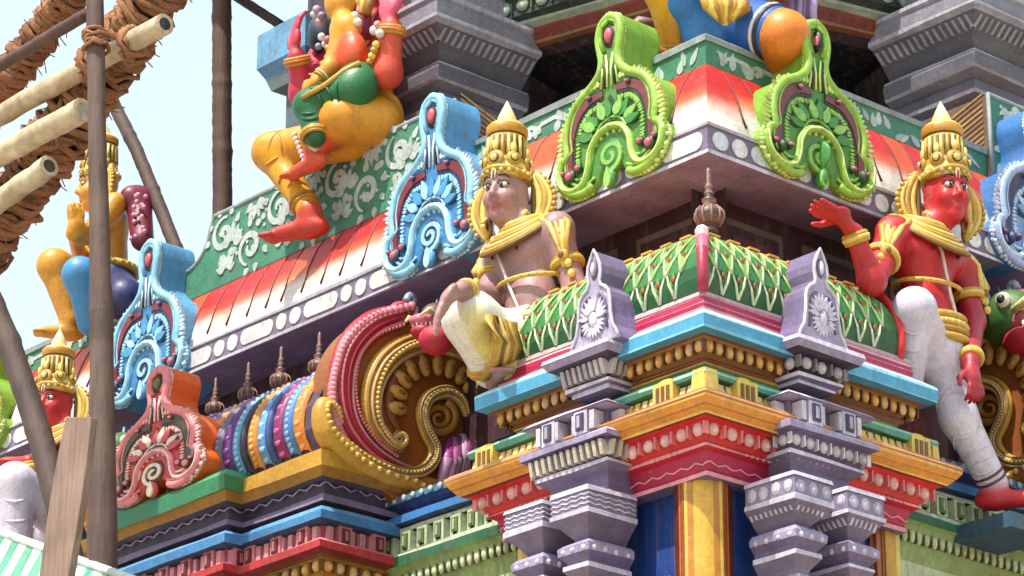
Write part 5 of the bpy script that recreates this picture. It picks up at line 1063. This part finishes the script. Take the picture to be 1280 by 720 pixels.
def coir(p0, p1, r, label, sd):
    a, b = Lp(*p0, OS), Lp(*p1, OS); root, pp, rr = pole('rope_wrapped_pole', [a, b], r * .72, WOOD, label, 'coir wrapped scaffold poles', H('6a4a3a')); rnd = random.Random(sd); L = (b - a).length; root['_loc'] = list(root.location)
    mb = MB(); rope(mb, [a, b], r * .86, .017, L / .026, rnd); rope(mb, [b, a], r * .98, .012, L / .09, rnd)
    for i in range(420):
        t = rnd.random(); c = a + (b - a) * t; v = Vector((rnd.uniform(-1, 1), rnd.uniform(-1, 1), rnd.uniform(-1, 1))).normalized(); tube(mb, [c + v * r * .95, c + v * r * 1.15 + Vector((rnd.uniform(-.05, .05), rnd.uniform(-.03, .03), rnd.uniform(-.06, .03)))], .003, W1, n=3)
    mb.build('coir_binding', COIR, root)
coir((222, -45), (-45, 345), .112, 'thick coir wrapped pole slanting behind the cut cream logs', 1)
coir((125, -55), (-40, 165), .07, 'coir wrapped pole in the top left corner of the photo', 2)
def log(p0, p1, r, label, tip=None, o=1.14):
    a, b = Lp(*p0, o), Lp(*p1, o); ob, pp, rr = pole('cut_log', [a, b], r, BARK, label, 'peeled logs lashed to the scaffold', W1, 14, wob=.06, cat='log')
    ob['_loc'] = list(ob.location); d = (b - a).normalized(); e = d.orthogonal().normalized(); f = d.cross(e); mb = MB(); c = pp[-1] + d * .002
    ring_ = [[c + d * (.004 * (1 - q)) + (e * math.cos(x) + f * math.sin(x)) * rr[-1] * q for x in [2 * PI * i / 16 for i in range(16)]] for q in (.96, .62)]
    mb.add(ring_[0] + ring_[1], [[i, (i + 1) % 16, 16 + (i + 1) % 16, 16 + i] for i in range(16)], H('c8b494')); mb.add(ring_[1], [list(range(16))], tip or H('b8a484')); mb.build('cut_end', PS, ob); return ob
log((-60, 178), (206, 30), .044, 'peeled cream log with a dark hollow end and red paint smear, uppermost', H('1c1a16'))
log((-60, 225), (103, 138), .05, 'peeled cream log with a pale sawn end, second from the top', H('b0a494'), 1.22)
log((-60, 292), (62, 208), .046, 'peeled log with a small dark end, lowest of the lashed logs', H('3a3020'), 1.2)
mb = MB(); 
for p, q, rr in (((168, 52), (160, 57), .052), ((120, 75), (108, 84), .055), ((60, 165), (36, 178), .058)):
    rope(mb, [Lp(*p, 1.14), Lp(*q, 1.14)], rr, .012, 5, random.Random(4))
o = mb.build('rope_lashing', COIR, None, tuple(Lp(120, 75, 1.14)), mirror=False); tag(o, 'brown coir lashing tied round the cream logs beside the bamboo', 'rope')
bm_ = 'bamboo scaffold poles'
pole('bamboo_pole', [Lp(117, -60, 1.3), Lp(122, 180, 1.3), Lp(127, 420, 1.3), Lp(128, 660, 1.3), Lp(128, 900, 1.3), Vector((Lp(128, 900, 1.3).x, Lp(128, 900, 1.3).y, 0))], [.036, .036, .044, .056, .06, .062], WOOD, 'tall upright grey brown bamboo pole standing in front of the far left ornaments', bm_, H('c8b8b0'), node=6)
o_, pp, rr = pole('bamboo_pole', [Lp(277, -60, -.5), Lp(278, 275, -.5)], .047, WOOD, 'brown upright pole against the sky left of the deity group', bm_, H('b08a78'), node=7)
pole('bamboo_pole', [Lp(132, 110, -.3), Lp(172, 190, -.3), Lp(236, 350, -.3)], .033, WOOD, 'slanting bamboo pole running from the logs down to the parapet end', bm_, H('b09a90'), node=8)
pole('bamboo_pole', [Lp(262, -26, -.55), Lp(352, 32, -.7)], .024, WOOD, 'thin dark pole crossing the top of the upright brown pole', bm_, H('6a5a54'))
pole('bamboo_pole', [Lp(-60, 118, 1.3), Lp(108, 18, 1.3)], .026, WOOD, 'thin mauve brown pole above the cream logs', bm_, H('c0a09c'))
pole('bamboo_pole', [Lp(-30, 330, 1.15), Lp(12, 430, 1.15), Lp(50, 545, 1.15), Lp(80, 660, 1.15), Lp(112, 800, 1.15)], .05, WOOD, 'dark leaning pole in front of the far left red statue', bm_, H('9a8a84'), node=7)
mb = MB(); rnd = random.Random(2); rope(mb, [Lp(119, 40, 1.3), Lp(120, 62, 1.3)], .043, .009, 6, rnd); o = mb.build('rope_lashing', COIR, None, tuple(Lp(119, 62, 1.3)), mirror=False); tag(o, 'pale cord wound round the tall bamboo near its top', 'rope')
# plank
mb = MB(); a = Lp(102, 523, 1.6); b = Lp(62, 780, 1.6); ux = Lp(118, 523, 1.6) - a; ux = ux * 1.0; nn = Vector((.25, -1, .05)).normalized() * .018; rows = []
for i in range(13):
    t = i / 12; c = a + (b - a) * t; w = ux * (1 + .12 * math.sin(t * 5) + .28 * t); rows.append([c - w + nn * -1, c + w + nn * -1, c + w * (1.0) + nn, c - w + nn])
vs = [p for r in rows for p in r]; fs = [[i * 4 + j, i * 4 + (j + 1) % 4, i * 4 + 4 + (j + 1) % 4, i * 4 + 4 + j] for i in range(12) for j in range(4)] + [[0, 1, 2, 3], [51, 50, 49, 48]]
mb.add(vs, fs, (1.35, 1.25, 1.15, 1)); o = mb.build('wooden_plank', WOOD, None, tuple(b), bevel=.004, mirror=False); tag(o, 'flat weathered plank standing before the striped awning at bottom left', 'plank')
# striped awning
p0, p1 = Lp(-150, 612, 1.35), Lp(320, 780, 1.35); dn = Vector((.12, -.32, -.55)); root = thing('striped_awning', p0, 'green and white striped awning sheet with a white hem at the bottom left corner', 'awning')
mb = MB(); n = 150; rows = []
for i in range(n + 1):
    t = i / n; c = p0 + (p1 - p0) * t; w = Vector((.1, -.3, .1)) * .035 * math.sin(i * .9); rows.append((c, c + dn * .5 + w, c + dn + w * 1.3))
rnd = random.Random(6); i = 0
GA, GB = H('2f9a72'), H('dff0e4')
while i < n:
    wd = rnd.choice([1, 2, 2, 3]); col = GA if (i // 3) % 2 == 0 else GB
    for j in range(3):
        if i + j < n:
            a, b = rows[i + j], rows[i + j + 1]; cc = mixc(col, H('a8d8c0'), rnd.random() * .35); mb.add([a[0], b[0], b[1], a[1], a[2], b[2]], [[0, 1, 2, 3], [3, 2, 5, 4]], cc, True)
    i += 3
mb.build('sheet', PS, root, mirror=False); mb = MB(); tube(mb, [r[0] for r in rows], .018, H('e4f0e8'), n=7); mb.build('hem', PS, root, mirror=False)
# ------------------------------------------------------------------ camera, light, sky
sc = bpy.context.scene
cd = bpy.data.cameras.new('camera'); cam = bpy.data.objects.new('camera', cd); C.objects.link(cam)
cd.sensor_width = 36; cd.lens = FPX / 1280 * 36; cd.clip_end = 6000; cd.clip_start = .1
M = Matrix((CR, CU, -CF)).transposed().to_4x4(); M.translation = CAM; cam.matrix_world = M; sc.camera = cam
SUN = Vector((.12, -1.0, 1.9)).normalized()
el_, az = math.asin(SUN.z), math.atan2(SUN.x, SUN.y)
ld = bpy.data.lights.new('sun', 'SUN'); ld.energy = 4.7; ld.angle = math.radians(.5); ld.color = (1, .95, .87); lo_ = bpy.data.objects.new('sun', ld); C.objects.link(lo_)
lo_.rotation_euler = SUN.to_track_quat('Z', 'Y').to_euler()
w = bpy.data.worlds.new('World'); sc.world = w; w.use_nodes = True; nt = w.node_tree; bg = nt.nodes['Background']
sky = nt.nodes.new('ShaderNodeTexSky'); sky.sky_type = 'NISHITA'; sky.sun_disc = False; sky.sun_elevation = el_; sky.sun_rotation = az; sky.dust_density = 4.0; sky.air_density = 1.2
tc = nt.nodes.new('ShaderNodeTexCoord'); nz = nt.nodes.new('ShaderNodeTexNoise'); nz.inputs['Scale'].default_value = 1.6; nz.inputs['Detail'].default_value = 5; nt.links.new(tc.outputs['Generated'], nz.inputs['Vector'])
mr_ = nt.nodes.new('ShaderNodeMapRange'); mr_.inputs[1].default_value = .3; mr_.inputs[2].default_value = .7; mr_.inputs[3].default_value = .45; mr_.inputs[4].default_value = .7; nt.links.new(nz.outputs['Fac'], mr_.inputs[0])
mx_ = nt.nodes.new('ShaderNodeMix'); mx_.data_type = 'RGBA'; nt.links.new(mr_.outputs[0], mx_.inputs['Factor']); nt.links.new(sky.outputs[0], mx_.inputs[6]); mx_.inputs[7].default_value = (6.6, 8.0, 8.7, 1)
nt.links.new(mx_.outputs[2], bg.inputs['Color']); bg.inputs['Strength'].default_value = .135
vs_ = sc.view_settings; vs_.view_transform = 'Standard'; vs_.look = 'None'; vs_.gamma = 1; vs_.use_curve_mapping = False; vs_.exposure = 0.52
for o in bpy.data.objects:
    if '_loc' in o: del o['_loc']
